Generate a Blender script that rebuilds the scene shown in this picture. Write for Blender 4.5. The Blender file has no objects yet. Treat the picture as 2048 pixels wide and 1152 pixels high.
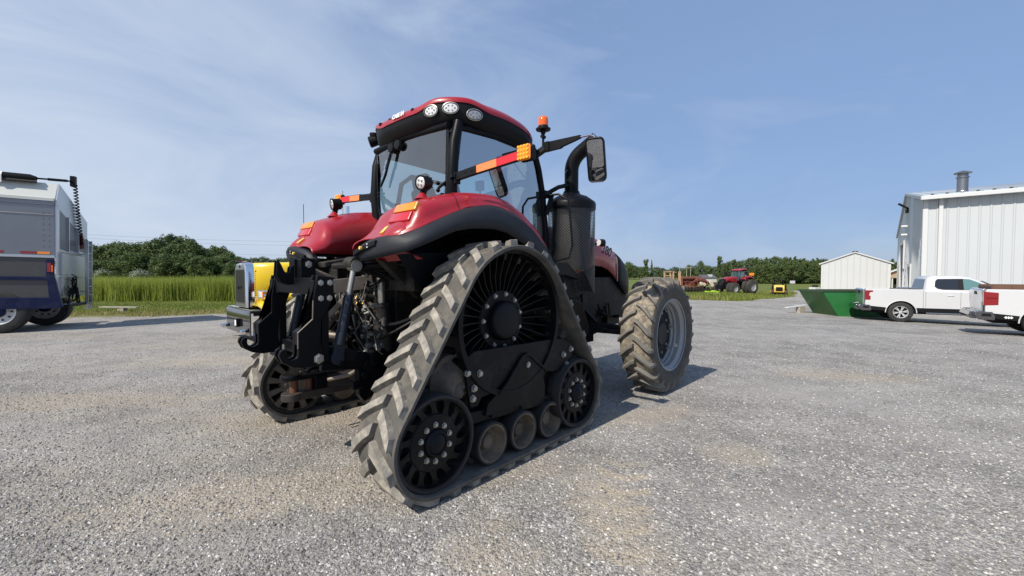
import bpy, bmesh, math, random
from mathutils import Vector as V, Matrix
R = math.radians
PI = math.pi
sc = bpy.context.scene
COL = sc.collection
cos, sin = math.cos, math.sin

# ------------------------------------------------------------------ mesh collector
class MB:
    def __init__(s):
        s.v = []; s.f = []; s.c = []
    def add(s, vs, fs):
        n = len(s.v)
        s.v += [tuple(p) for p in vs]
        s.f += [tuple(i + n for i in f) for f in fs]
        return s
    def box(s, x0, x1, y0, y1, z0, z1):
        vs = [(x, y, z) for x in (x0, x1) for y in (y0, y1) for z in (z0, z1)]
        return s.add(vs, [(0, 1, 3, 2), (4, 6, 7, 5), (0, 4, 5, 1), (2, 3, 7, 6), (0, 2, 6, 4), (1, 5, 7, 3)])
    def bar(s, a, b, w, h, up=(0, 0, 1), w2=None, h2=None):
        a = V(a); b = V(b); d = (b - a).normalized(); u = V(up)
        if abs(d.dot(u)) > .98: u = V((1, 0, 0))
        sd = d.cross(u).normalized(); u = sd.cross(d).normalized()
        w2 = w if w2 is None else w2; h2 = h if h2 is None else h2
        vs = []
        for p, ww, hh in ((a, w, h), (b, w2, h2)):
            for i, j in ((-1, -1), (1, -1), (1, 1), (-1, 1)):
                vs.append(p + sd * ww / 2 * i + u * hh / 2 * j)
        return s.add(vs, [(3, 2, 1, 0), (4, 5, 6, 7)] + [(i, (i + 1) % 4, 4 + (i + 1) % 4, 4 + i) for i in range(4)])
    def rings(s, rings, caps=True, closed=True):
        n = len(rings[0]); fs = []
        for k in range(len(rings) - 1):
            for i in range(n if closed else n - 1):
                j = (i + 1) % n
                fs.append((k * n + i, k * n + j, (k + 1) * n + j, (k + 1) * n + i))
        if caps:
            fs.append(tuple(range(n - 1, -1, -1))); m = (len(rings) - 1) * n
            fs.append(tuple(m + i for i in range(n)))
        return s.add([p for r in rings for p in r], fs)
    def cyl(s, a, b, r, r2=None, n=14, caps=True):
        return s.tube([a, b], [r, r if r2 is None else r2], n, caps)
    def tube(s, pts, r, n=8, caps=True):
        pts = [V(p) for p in pts]
        if not isinstance(r, (list, tuple)): r = [r] * len(pts)
        rings = []; u = None
        for i, p in enumerate(pts):
            d = (pts[min(i + 1, len(pts) - 1)] - pts[max(i - 1, 0)])
            if d.length < 1e-9: d = V((0, 0, 1))
            d.normalize()
            if u is None:
                u = V((0, 0, 1)) if abs(d.z) < .9 else V((1, 0, 0))
            u = (u - d * u.dot(d))
            if u.length < 1e-6: u = d.orthogonal()
            u.normalize(); w = d.cross(u)
            rings.append([p + (u * cos(2 * PI * k / n) + w * sin(2 * PI * k / n)) * r[i] for k in range(n)])
        return s.rings(rings, caps)
    def lathe(s, prof, c, ax=(0, 1, 0), n=24, caps=True, sx=None):
        # prof: (radius, distance along axis)
        c = V(c); ax = V(ax).normalized()
        u = V((0, 0, 1)) if abs(ax.z) < .9 else V((1, 0, 0))
        u = (u - ax * u.dot(ax)).normalized(); w = ax.cross(u)
        rings = [[c + ax * h + (u * cos(2 * PI * k / n) + w * sin(2 * PI * k / n)) * max(r, 1e-4) for k in range(n)] for r, h in prof]
        return s.rings(rings, caps)
    def prism(s, poly, pl, d0, d1):
        if pl == 'xz': fn = lambda p, d: (p[0], d, p[1])
        elif pl == 'yz': fn = lambda p, d: (d, p[0], p[1])
        else: fn = lambda p, d: (p[0], p[1], d)
        n = len(poly)
        vs = [fn(p, d0) for p in poly] + [fn(p, d1) for p in poly]
        return s.add(vs, [tuple(range(n - 1, -1, -1)), tuple(range(n, 2 * n))] + [(i, (i + 1) % n, n + (i + 1) % n, n + i) for i in range(n)])
    def grid(s, rows):
        n = len(rows[0]); fs = []
        for k in range(len(rows) - 1):
            for i in range(n - 1):
                fs.append((k * n + i, k * n + i + 1, (k + 1) * n + i + 1, (k + 1) * n + i))
        return s.add([p for r in rows for p in r], fs)
    def mirror(s, ax=1):
        m = MB(); m.v = [tuple(-c if i == ax else c for i, c in enumerate(p)) for p in s.v]; m.f = list(s.f); return m
    def xf(s, M):
        s.v = [tuple(M @ V(p)) for p in s.v]; return s
    def mesh(s, name, mat, smooth=35, recalc=True):
        me = bpy.data.meshes.new(name)
        me.from_pydata(s.v, [], s.f)
        if recalc:
            bm = bmesh.new(); bm.from_mesh(me)
            bmesh.ops.recalc_face_normals(bm, faces=bm.faces); bm.to_mesh(me); bm.free()
        if mat: me.materials.append(mat)
        if smooth:
            me.polygons.foreach_set('use_smooth', [True] * len(me.polygons))
            try: me.set_sharp_from_angle(angle=R(smooth))
            except Exception: pass
        return me
    def build(s, name, mat, parent=None, smooth=35, bevel=0, solid=0, seg=2, recalc=True, bang=40):
        o = bpy.data.objects.new(name, s.mesh(name, mat, smooth, recalc)); COL.objects.link(o)
        if parent: o.parent = parent
        if solid:
            m = o.modifiers.new('solid', 'SOLIDIFY'); m.thickness = solid; m.offset = 0
        if bevel:
            m = o.modifiers.new('bevel', 'BEVEL'); m.width = bevel; m.segments = seg; m.limit_method = 'ANGLE'; m.angle_limit = R(bang); m.harden_normals = True
        return o

def tag(o, label=None, cat=None, group=None, kind=None):
    if label: o['label'] = label
    if cat: o['category'] = cat
    if group: o['group'] = group
    if kind: o['kind'] = kind
    return o
def empty(name, loc=(0, 0, 0), rz=0, label=None, cat=None, group=None):
    o = bpy.data.objects.new(name, None); COL.objects.link(o)
    o.location = loc; o.rotation_euler = (0, 0, rz); o.empty_display_size = .3
    return tag(o, label, cat, group)
def inst(src, name, parent=None, loc=(0, 0, 0), rot=(0, 0, 0), sc_=None):
    o = bpy.data.objects.new(name, src.data); COL.objects.link(o)
    for m in src.modifiers:
        if m.type == 'BEVEL':
            q = o.modifiers.new('bevel', 'BEVEL'); q.width = m.width; q.segments = m.segments; q.limit_method = 'ANGLE'; q.angle_limit = m.angle_limit; q.harden_normals = True
    if parent: o.parent = parent
    o.location = loc; o.rotation_euler = rot
    if sc_: o.scale = sc_
    return o
def copy_tree(o, parent=None):
    c = o.copy(); COL.objects.link(c)
    if parent: c.parent = parent
    for ch in list(o.children): copy_tree(ch, c)
    return c
def lettering(txt, name, mat, parent, M, size, depth=.004, shear=0, bold=0):
    cu = bpy.data.curves.new('font_' + name, 'FONT'); cu.body = txt; cu.size = size; cu.extrude = depth; cu.shear = shear
    cu.align_x = 'CENTER'; cu.align_y = 'CENTER'; cu.offset = bold
    t = bpy.data.objects.new('tmp', cu); COL.objects.link(t)
    dg = bpy.context.evaluated_depsgraph_get(); dg.update()
    me = bpy.data.meshes.new_from_object(t.evaluated_get(dg)); bpy.data.objects.remove(t)
    me.transform(M); me.materials.clear(); me.materials.append(mat); me.name = name
    o = bpy.data.objects.new(name, me); COL.objects.link(o); o.parent = parent
    return o
def frame(o, x, y):  # matrix with columns x (right), y (up), normal
    x = V(x).normalized(); y = V(y); y = (y - x * y.dot(x)).normalized(); z = x.cross(y)
    M = Matrix((x, y, z)).transposed().to_4x4(); M.translation = V(o); return M
def sup(a, b, n, k, N):
    t = 2 * PI * k / N; c, s_ = cos(t), sin(t)
    return (a * math.copysign(abs(c) ** (2 / n), c), b * math.copysign(abs(s_) ** (2 / n), s_))
def ss(a, b, x):
    t = max(0, min(1, (x - a) / (b - a))); return t * t * (3 - 2 * t)
def lerp(tab, x):
    if x <= tab[0][0]: return tab[0][1]
    for (a, b), (c, d) in zip(tab, tab[1:]):
        if x <= c: return b + (d - b) * (x - a) / (c - a)
    return tab[-1][1]

# ------------------------------------------------------------------ materials
def newmat(name):
    m = bpy.data.materials.new(name); m.use_nodes = True
    nt = m.node_tree; return m, nt, nt.nodes['Principled BSDF'], nt.nodes, nt.links
def mat(name, col, rough=.5, metal=0, coat=0, var=.0, vscale=6, dust=0, dcol=(.30, .26, .20), bump=0, bscale=40, spec=.5, dscale=3, dlo=.45):
    m, nt, b, N, L = newmat(name)
    b.inputs['Roughness'].default_value = rough; b.inputs['Metallic'].default_value = metal
    b.inputs['Coat Weight'].default_value = coat; b.inputs['Coat Roughness'].default_value = .06
    b.inputs['Specular IOR Level'].default_value = spec
    b.inputs['Base Color'].default_value = (*col, 1)
    if not (var or dust or bump): return m
    tc = N.new('ShaderNodeTexCoord'); out = None
    if var or dust:
        no = N.new('ShaderNodeTexNoise'); no.inputs['Scale'].default_value = vscale; no.inputs['Detail'].default_value = 5
        L.new(tc.outputs['Object'], no.inputs['Vector'])
        mx = N.new('ShaderNodeMix'); mx.data_type = 'RGBA'
        mx.inputs['A'].default_value = (*[c * (1 - var) for c in col], 1); mx.inputs['B'].default_value = (*[min(1, c * (1 + var)) for c in col], 1)
        L.new(no.outputs['Fac'], mx.inputs['Factor']); out = mx.outputs['Result']
        if dust:
            n2 = N.new('ShaderNodeTexNoise'); n2.inputs['Scale'].default_value = dscale; n2.inputs['Detail'].default_value = 9; n2.inputs['Roughness'].default_value = .68
            L.new(tc.outputs['Object'], n2.inputs['Vector'])
            rp = N.new('ShaderNodeMapRange'); rp.inputs['From Min'].default_value = dlo; rp.inputs['From Max'].default_value = dlo + .25; rp.inputs['To Max'].default_value = dust
            L.new(n2.outputs['Fac'], rp.inputs['Value'])
            m2 = N.new('ShaderNodeMix'); m2.data_type = 'RGBA'; m2.inputs['B'].default_value = (*dcol, 1)
            L.new(rp.outputs['Result'], m2.inputs['Factor']); L.new(out, m2.inputs['A']); out = m2.outputs['Result']
            r2 = N.new('ShaderNodeMapRange'); r2.inputs['To Min'].default_value = rough; r2.inputs['To Max'].default_value = .9
            L.new(rp.outputs['Result'], r2.inputs['Value']); L.new(r2.outputs['Result'], b.inputs['Roughness'])
        L.new(out, b.inputs['Base Color'])
    if bump:
        n3 = N.new('ShaderNodeTexNoise'); n3.inputs['Scale'].default_value = bscale; n3.inputs['Detail'].default_value = 4
        L.new(tc.outputs['Object'], n3.inputs['Vector'])
        bp = N.new('ShaderNodeBump'); bp.inputs['Strength'].default_value = bump; bp.inputs['Distance'].default_value = .01
        L.new(n3.outputs['Fac'], bp.inputs['Height']); L.new(bp.outputs['Normal'], b.inputs['Normal'])
    return m
def glassmat(name, tint, refl=.5, rough=0.0, base=0.0):
    m, nt, b, N, L = newmat(name); N.remove(b)
    tr = N.new('ShaderNodeBsdfTransparent'); tr.inputs['Color'].default_value = (*tint, 1)
    gl = N.new('ShaderNodeBsdfGlossy'); gl.inputs['Roughness'].default_value = rough
    fr = N.new('ShaderNodeFresnel'); fr.inputs['IOR'].default_value = 1.5
    mu = N.new('ShaderNodeMath'); mu.operation = 'MULTIPLY_ADD'; mu.inputs[1].default_value = 1.3 * refl * 2; mu.inputs[2].default_value = base
    L.new(fr.outputs['Fac'], mu.inputs[0])
    mx = N.new('ShaderNodeMixShader'); L.new(mu.outputs[0], mx.inputs['Fac']); L.new(tr.outputs[0], mx.inputs[1]); L.new(gl.outputs[0], mx.inputs[2])
    L.new(mx.outputs[0], N['Material Output'].inputs['Surface']); return m
def emis(name, col, st):
    m, nt, b, N, L = newmat(name); b.inputs['Base Color'].default_value = (*col, 1)
    b.inputs['Emission Color'].default_value = (*col, 1); b.inputs['Emission Strength'].default_value = st; return m

RED = mat('red_paint', (.34, .009, .017), .36, 0, .42, .10, 3, dust=.12, dlo=.5)
BLK = mat('black_paint', (.0045, .005, .0065), .42, 0, .0, .2, 8, spec=.16, dust=.05, dcol=(.14, .12, .095), dlo=.58, bump=.05, bscale=60)
BLKP = mat('black_plastic', (.007, .0075, .009), .5, spec=.22, var=.2, bump=.05, bscale=90)
GRY = mat('grey_plastic', (.020, .023, .029), .55, spec=.3, var=.12, vscale=5, bump=.06, bscale=160, dust=.06, dcol=(.2, .18, .15), dlo=.52)
CAST = mat('dirty_cast_iron', (.020, .019, .018), .6, .2, spec=.3, var=.35, vscale=9, dust=.45, dcol=(.16, .135, .10), dlo=.47, dscale=5, bump=.3, bscale=25)
MUD = mat('dried_mud', (.16, .13, .10), .9, var=.35, vscale=9, bump=.8, bscale=18)
STEEL = mat('zinc_steel', (.42, .41, .38), .38, .75, var=.2, vscale=20)
WORN = mat('worn_steel', (.22, .19, .16), .5, .6, var=.35, vscale=14, dust=.4, dcol=(.2, .12, .07))
CHROME = mat('chrome', (.82, .82, .82), .08, 1)
SILVER = mat('silver_rim_paint', (.33, .345, .35), .5, .12, var=.08, dust=.15)
BRASS = mat('brass_fitting', (.55, .38, .12), .35, .9)
LUG = mat('dusty_rubber_lug', (.21, .195, .17), .88, var=.35, vscale=9, dust=.9, dcol=(.47, .42, .335), dlo=.46, dscale=9, bump=.5, bscale=45)
BELT = mat('grey_rubber_belt', (.082, .077, .069), .85, var=.3, vscale=4, dust=.7, dcol=(.21, .185, .145), dlo=.46, dscale=6, bump=.2, bscale=60)
TYRE = mat('black_tyre_rubber', (.022, .022, .022), .72, var=.25, vscale=8, dust=.35, dcol=(.10, .09, .075), dlo=.5, dscale=7)
TREAD = mat('muddy_tyre_tread', (.12, .106, .086), .88, var=.3, vscale=5, dust=.95, dcol=(.40, .34, .25), dlo=.42, dscale=13, bump=.8, bscale=28)
TLUG = mat('muddy_tyre_lug', (.15, .142, .127), .85, var=.25, vscale=8, dust=.55, dcol=(.26, .23, .18), dlo=.46, dscale=9, bump=.3, bscale=50)
GLASS = glassmat('tinted_cab_glass', (.56, .66, .68), .6, 0, .20)
SGLASS = glassmat('tinted_side_glass', (.74, .86, .86), .22, 0, .05)
CGLASS = glassmat('teal_windscreen_glass', (.58, .90, .86), .8, 0, .04)
DGLASS = glassmat('dark_privacy_glass', (.03, .035, .04), 1.0)
MIRR = mat('mirror_glass', (.42, .43, .46), .02, 1)
AMBER = mat('amber_lens', (.85, .26, .012), .18, coat=.5)
ORANGE = mat('orange_beacon_lens', (.80, .13, .012), .15, coat=.5)
REDL = mat('red_lens', (.24, .008, .011), .15, coat=.6)
REDR = mat('red_reflective_tape', (.62, .02, .035), .4)
ORGR = mat('orange_reflective_tape', (.85, .25, .08), .4)
YELR = mat('yellow_reflector', (.85, .55, .10), .3)
WLENS = mat('white_lamp_lens', (.80, .80, .78), .12, .25, coat=.4)
LED = mat('lamp_led_dot', (.28, .28, .28), .3, .4)
WHITE = mat('white_paint', (.58, .585, .59), .3, 0, .5, .03)
WDECAL = mat('white_decal', (.80, .80, .78), .5)
SEAT = mat('dark_seat_cloth', (.03, .03, .032), .85, bump=.2)
SCREEN = mat('dark_screen', (.01, .012, .014), .12)
YELLOW = mat('yellow_truck_paint', (.80, .55, .01), .28, 0, .7, .04)
BLUE = mat('dark_blue_paint', (.003, .008, .045), .4, 0, .0, .2, 6, dust=.06, spec=.25)
ALU = mat('brushed_aluminium', (.55, .56, .58), .33, .9, var=.1, vscale=3)
GALV = mat('grey_metal_sheet', (.24, .245, .26), .36, .85, var=.12, vscale=2)
GREEN = mat('green_paint', (.026, .165, .045), .38, 0, .15, .15, 3, dust=.3, dcol=(.10, .12, .06), dlo=.55)
RUST = mat('rusty_orange_red_paint', (.17, .05, .035), .75, var=.45, vscale=3, dust=.5, dcol=(.30, .18, .12), dlo=.5, dscale=2)
TANP = mat('faded_orange_paint', (.48, .30, .18), .7, var=.3, dust=.5, dcol=(.45, .36, .25))
WALLM = mat('white_metal_siding', (.50, .525, .535), .45, .0, var=.03, vscale=.6)
CREAM = mat('cream_metal_siding', (.535, .55, .55), .5, var=.04, vscale=.5)
ROOFM = mat('pale_blue_grey_roof', (.50, .54, .56), .42, .2, var=.06)
TRIM = mat('white_trim', (.58, .59, .585), .45)
BROWN = mat('brown_board', (.13, .065, .035), .65, var=.25, vscale=4)
TAN = mat('tan_shingle', (.36, .27, .18), .8, var=.25, vscale=6)
WOOD = mat('weathered_wood', (.36, .33, .27), .8, var=.25, vscale=10)
LIME = mat('lime_paint', (.45, .75, .03), .5)
REDP = mat('red_lamp_lens', (.50, .02, .03), .2, 0, .5)
BLKD = mat('dusty_black_paint', (.006, .0065, .0075), .45, 0, .0, .25, 6, dust=.42, dcol=(.085, .072, .055), dlo=.50, dscale=4, bump=.08, bscale=40, spec=.2)
# ------------------------------------------------------------------ the tractor (X forward, Y left, Z up; origin under the drive wheel on the centre line)
TR = empty('tractor', (-.9922, 4.809, 0), .8262,
           'large red tractor on black rear rubber tracks in the middle of the gravel yard', 'tractor')
CIR = [((-.975, .438), .355), ((-.09, 1.222), .665), ((.838, .438), .355)]
def hull_path():
    segs = []; tang = []
    for i in range(3):
        (c1, r1), (c2, r2) = CIR[i], CIR[(i + 1) % 3]
        d = V((c2[0] - c1[0], c2[1] - c1[1])); L_ = d.length; d.normalize()
        k = (r1 - r2) / L_; n = d * k + V((-d.y, d.x)) * math.sqrt(1 - k * k)
        tang.append((V(c1) + n * r1, V(c2) + n * r2, math.atan2(n.y, n.x)))
    for i in range(3):
        a, b, an = tang[i]; segs.append(('l', a, b, an))
        an2 = tang[(i + 1) % 3][2]; c, r = CIR[(i + 1) % 3]
        da = (an - an2) % (2 * PI); segs.append(('a', V(c), r, an, da))
    return segs
SEG = hull_path()
LEN = [((s[2] - s[1]).length if s[0] == 'l' else s[2] * s[4]) for s in SEG]
TOT = sum(LEN)
def path(s):
    s %= TOT
    for g, l in zip(SEG, LEN):
        if s <= l:
            if g[0] == 'l':
                p = g[1].lerp(g[2], s / l); an = g[3]
            else:
                an = g[3] - s / g[2]; p = g[1] + V((cos(an), sin(an))) * g[2]
            return p, V((cos(an), sin(an)))
        s -= l
    return path(0)
DISH = mat('brown_dusty_cast', (.10, .085, .068), .7, 0, 0, .3, 12, dust=.6, dcol=(.19, .16, .12))
ROLL = mat('tan_dusty_roller', (.10, .08, .06), .75, var=.35, vscale=9, dust=.8, dcol=(.26, .205, .14), dlo=.40, dscale=6, bump=.2)
OI, OO = 1.05, 1.55
OC = (OI + OO) / 2
def lugmesh(mb, st, P, half, flip, wid, top, hgt, yofs):
    # st: stations (w, t, base height offset); P(t)->(point, normal)
    rings = []
    for w, t, hb in st:
        r = []
        for dt, h in ((-wid / 2, -.012), (-top / 2, hgt), (top / 2, hgt), (wid / 2, -.012)):
            p, n = P(t + dt); q = p + n * (hb + h)
            r.append((q.x, yofs + flip * w * half, q.y))
        rings.append(r)
    mb.rings(rings)
def bolt_proto(name, r, h, m=STEEL):
    b = MB().lathe([(r * 1.35, 0), (r * 1.35, h * .25), (r, h * .25), (r, h * .9), (r * .8, h)], (0, 0, 0), (0, -1, 0), 6)
    return b.mesh(name, m, 30)
BOLT = bolt_proto('bolt', .017, .022); BOLTS = bolt_proto('bolt_small', .012, .016)
def put_bolt(me, parent, x, o, z, s, nm='bolt'):
    b = bpy.data.objects.new(nm, me); COL.objects.link(b); b.parent = parent; b.location = (x, s * o, z)
    if s > 0: b.rotation_euler = (0, 0, PI)
    return b
def track(s):
    sd = lambda mb: mb if s < 0 else mb.mirror()
    W = lambda o: -o
    # belt
    mb = MB(); N = 168; rings = []
    for k in range(N):
        p, n = path(TOT * k / N)
        r = []
        for o, h in ((OI, .004), (OI, .026), (OI + .012, .032), (OO - .012, .032), (OO, .026), (OO, .004), (OO - .01, -.004), (OI + .01, -.004)):
            q = p + n * h; r.append((q.x, -o, q.y))
        rings.append(r)
    rings.append(rings[0]); mb.rings(rings, caps=False)
    # guide blocks inside the belt
    NG = 38
    for k in range(NG):
        p, n = path(k * TOT / NG); t = V((n.y, -n.x))
        rr = []
        for h, a, b in ((0.0, .045, .05), (-.085, .028, .03)):
            q = p + n * h
            rr.append([(q.x + t.x * i * a, -OC + j * b, q.y + t.y * i * a) for i, j in ((-1, -1), (1, -1), (1, 1), (-1, 1))])
        mb.rings(rr)
    belt = sd(mb).build('track_belt', BELT, TR, 40)
    # lugs
    mb = MB(); NL = 34; pitch = TOT / NL
    for k in range(NL):
        for flip in (-1, 1):
            t0 = k * pitch + (pitch / 2 if flip > 0 else 0)
            st = [(.010, .035, .03), (.085, -.008, .03), (.158, -.058, .03), (.230, -.115, .03)]
            lugmesh(mb, [(w, t0 + t, h) for w, t, h in st], path, 1, flip, .092, .072, .052, -OC)
    lg = sd(mb).build('tread_lugs', LUG, belt, 20, bevel=.004, seg=1); lg.name = 'tread_lug_pattern'
    # idlers
    for i, (X, nm) in enumerate(((-.975, 'rear'), (.838, 'front'))):
        Z = .44
        mb = MB()
        mb.lathe([(.10, 1.20), (.30, 1.20), (.306, 1.10), (.318, 1.10), (.318, 1.40), (.325, 1.512), (.312, 1.512), (.306, 1.45), (.285, 1.42), (.235, 1.43), (.215, 1.47), (.205, 1.482), (.105, 1.49), (.1, 1.47), (.06, 1.47)], (X, 0, Z), (0, -1, 0), 64)
        for k in range(14):
            a = 2 * PI * (k + .3) / 14
            prof = [(.180, .230), (.200, .205), (.222, .125), (.25, .085), (.28, .082), (.300, .115), (.316, .200)]
            out = [(r, a + .15 * (r - .18) / .136 + w_) for r, w_ in prof] + [(r, a + .15 * (r - .18) / .136 - w_) for r, w_ in prof[::-1]]
            mb.prism([(X + r * cos(t), Z + r * sin(t)) for r, t in out], 'xz', -1.37, -1.476 + .004 * (k % 2))
        if s > 0:  # inner dish of the far track is what shows, brown with oval openings
            pass
        w = sd(mb).build('track_idler', BLKD, TR, 30)
        # rubber band of the idler
        mb = MB(); mb.lathe([(.320, 1.08), (.350, 1.085), (.353, 1.10), (.353, 1.27), (.320, 1.28)], (X, 0, Z), (0, -1, 0), 64, caps=False)
        mb.lathe([(.320, 1.36), (.353, 1.365), (.353, 1.505), (.346, 1.52), (.330, 1.522), (.324, 1.512)], (X, 0, Z), (0, -1, 0), 64, caps=False)
        sd(mb).build('idler_tyre', TYRE, w, 40)
        mb = MB().lathe([(.10, 1.46), (.10, 1.50), (.088, 1.515), (.078, 1.52), (.074, 1.512), (.05, 1.535), (.02, 1.545), (.001, 1.546)], (X, 0, Z), (0, -1, 0), 32)
        sd(mb).build('hub_cap', BLKP, w, 50)
        if s < 0:
            for k in range(10):
                a = 2 * PI * k / 10 + .3; put_bolt(BOLT, w, X + cos(a) * .134, 1.484, Z + sin(a) * .134, s)
        else:
            mb = MB(); mb.lathe([(.316, 1.06), (.316, 1.09), (.295, 1.075), (.29, 1.06)], (X, 0, Z), (0, -1, 0), 64, caps=False)
            mb.lathe([(.175, 1.13), (.165, 1.07), (.09, 1.05), (.085, 1.02), (.05, 1.015)], (X, 0, Z), (0, -1, 0), 40)
            for k in range(12):
                a = 2 * PI * (k + .5) / 12
                mb.bar((X + cos(a) * .14, -1.09, Z + sin(a) * .14), (X + cos(a) * .31, -1.09, Z + sin(a) * .31), .035, .05, (0, 1, 0), .07)
            for k in range(10):
                a = 2 * PI * k / 10; mb.lathe([(.018, 1.06), (.016, 1.035)], (X + cos(a) * .12, 0, Z + sin(a) * .12), (0, -1, 0), 6)
            sd(mb).build('inner_dish', DISH, w, 30)
    # mid rollers
    for X in (-.385, .01, .405):
        Z = .262; r = .176
        mb = MB()
        mb.lathe([(.05, 1.12), (.14, 1.12), (.16, 1.14), (.16, 1.24), (.15, 1.26), (.06, 1.26), (.06, 1.34), (.145, 1.34), (.155, 1.40), (.16, 1.49), (.146, 1.49), (.135, 1.42), (.115, 1.385), (.07, 1.375), (.065, 1.43), (.058, 1.44), (.052, 1.425), (.001, 1.425)], (X, 0, Z), (0, -1, 0), 40)
        w = sd(mb).build('track_roller', ROLL, TR, 30)
        mb = MB(); mb.lathe([(.155, 1.12), (r, 1.125), (r, 1.25), (.155, 1.26)], (X, 0, Z), (0, -1, 0), 40, caps=False)
        mb.lathe([(.155, 1.345), (r, 1.35), (r, 1.488), (.168, 1.496), (.158, 1.492)], (X, 0, Z), (0, -1, 0), 40, caps=False)
        sd(mb).build('roller_tyre', TYRE, w, 40)
    # drive wheel
    X, Z = -.095, 1.255
    mb = MB()
    mb.lathe([(.16, 1.12), (.27, 1.15), (.275, 1.30), (.265, 1.315), (.15, 1.315)], (X, 0, Z), (0, -1, 0), 48)
    for k in range(38):
        a = 2 * PI * k / 38
        c, q = cos(a), sin(a); t = V((-q, 0, c)) * .0045
        pts = [(.265, 1.16), (.265, 1.31), (.40, 1.33), (.60, 1.405), (.615, 1.405), (.615, 1.20), (.45, 1.19)]
        vs = []
        for sg in (-1, 1):
            for r, o in pts: vs.append(V((X + c * r, -o, Z + q * r)) + t * sg)
        n = len(pts)
        mb.add(vs, [tuple(range(n - 1, -1, -1)), tuple(range(n, 2 * n))] + [(i, (i + 1) % n, n + (i + 1) % n, n + i) for i in range(n)])
    for o in (1.09, 1.44): mb.lathe([(.60, o - .035), (.645, o - .035), (.645, o + .035), (.60, o + .035), (.60, o - .035)], (X, 0, Z), (0, -1, 0), 72, caps=False)
    for k in range(18):
        a = 2 * PI * (k + .5) / 18
        mb.bar((X + cos(a) * .622, -1.07, Z + sin(a) * .622), (X + cos(a) * .622, -1.47, Z + sin(a) * .622), .09, .05, (cos(a), 0, sin(a)))
    mb.lathe([(.26, 1.19), (.58, 1.2), (.585, 1.215), (.26, 1.21)], (X, 0, Z), (0, -1, 0), 48, caps=False)
    w = sd(mb).build('drive_wheel', BLKD, TR, 30)
    mb = MB().lathe([(.178, 1.30), (.178, 1.36), (.168, 1.385), (.148, 1.395), (.1, 1.405), (.001, 1.408)], (X, 0, Z), (0, -1, 0), 48)
    sd(mb).build('hub_cap', BLKP, w, 50)
    if s < 0:
        for k in range(11):
            a = 2 * PI * k / 11 + .25; put_bolt(BOLT, w, X + cos(a) * .237, 1.316, Z + sin(a) * .237, s)
    # frame
    mb = MB()
    plate = [(-.66, .995), (-.56, 1.05), (.43, 1.035), (.65, 1.022), (.80, .95), (.81, .82), (.75, .74), (.65, .70), (.45, .715), (.36, .755), (.1, .90), (-.02, .90), (-.2, .745), (-.35, .67), (-.48, .66), (-.52, .60), (-.60, .60), (-.63, .74)]
    mb.prism(plate, 'xz', -1.455, -1.425)
    f = sd(mb).build('track_frame', BLKD, TR, 30, bevel=.008)
    mb = MB()   # pressed front rocker with its raised ridge
    rock = [(-.42, .60), (-.2, .72), (.0, .925), (.06, .945), (.12, .925), (.36, .74), (.31, .70), (.34, .60), (.33, .50), (-.45, .50)]
    mb.prism(rock, 'xz', -1.47, -1.40)
    mb.tube([(-.30, -1.475, .655), (-.2, -1.478, .73), (0, -1.478, .93), (.055, -1.478, .95), (.115, -1.478, .925), (.36, -1.476, .74)], .014, 8)
    mb.prism([(-.62, .56), (.62, .47), (.66, .40), (.2, .42), (-.62, .46)], 'xz', -1.44, -1.28)
    mb.box(-.72, .62, -1.36, -1.22, .42, .74); mb.box(-.3, .3, -1.25, -.6, .5, .8)  # first box added behind the beams to block light
    mb.cyl((-.975, -1.1, .44), (-.975, -1.45, .44), .07); mb.cyl((.838, -1.1, .44), (.838, -1.45, .44), .07)
    mb.bar((-.975, -1.30, .44), (-.55, -1.30, .6), .1, .14); mb.bar((.838, -1.30, .44), (.5, -1.30, .6), .1, .14)
    for x in (-.385, .01, .405): mb.cyl((x, -1.2, .262), (x, -1.42, .262), .05); mb.bar((x, -1.3, .262), (x * .5, -1.3, .5), .08, .1)
    for x0 in (-.36, .02, .40):
        mb.cyl((x0, -1.445, .462 - .03 * x0), (x0, -1.462, .462 - .03 * x0), .014, n=6)
    sd(mb).build('rocker_beam', BLKD, f, 30, bevel=.006)
    mb = MB(); rows = []   # mud caked behind the plate
    rnd = random.Random(3)
    for i in range(15):
        row = []
        for j in range(13):
            u, v = i / 14, j / 12; e = min(1, 4 * min(u, 1 - u)) * min(1, 4 * min(v, 1 - v))
            row.append((-.86 + .36 * u + rnd.uniform(-.012, .012), -1.28 - .10 * e - rnd.uniform(0, .05) * e, .64 + .40 * v - .10 * (1 - u) + rnd.uniform(-.012, .012)))
        rows.append(row)
    mb.grid(rows); mb.cyl((-.68, -.7, .86), (-.68, -1.30, .86), .16, n=20)
    sd(mb).build('caked_mud', MUD, f, 75)
    if s < 0:
        for x, z in ((-.64, .89), (-.51, .865), (-.57, .755), (-.585, .675), (.64, .86), (.77, .90), (.70, .755)):
            b = put_bolt(BOLT, f, x, 1.456, z, s); b.scale = (1.35, 1.35, 1.35)
        b = put_bolt(BOLT, f, .085, 1.472, .845, s); b.scale = (1.3, .6, 1.3)
    return f
track(-1); track(1)

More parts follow.
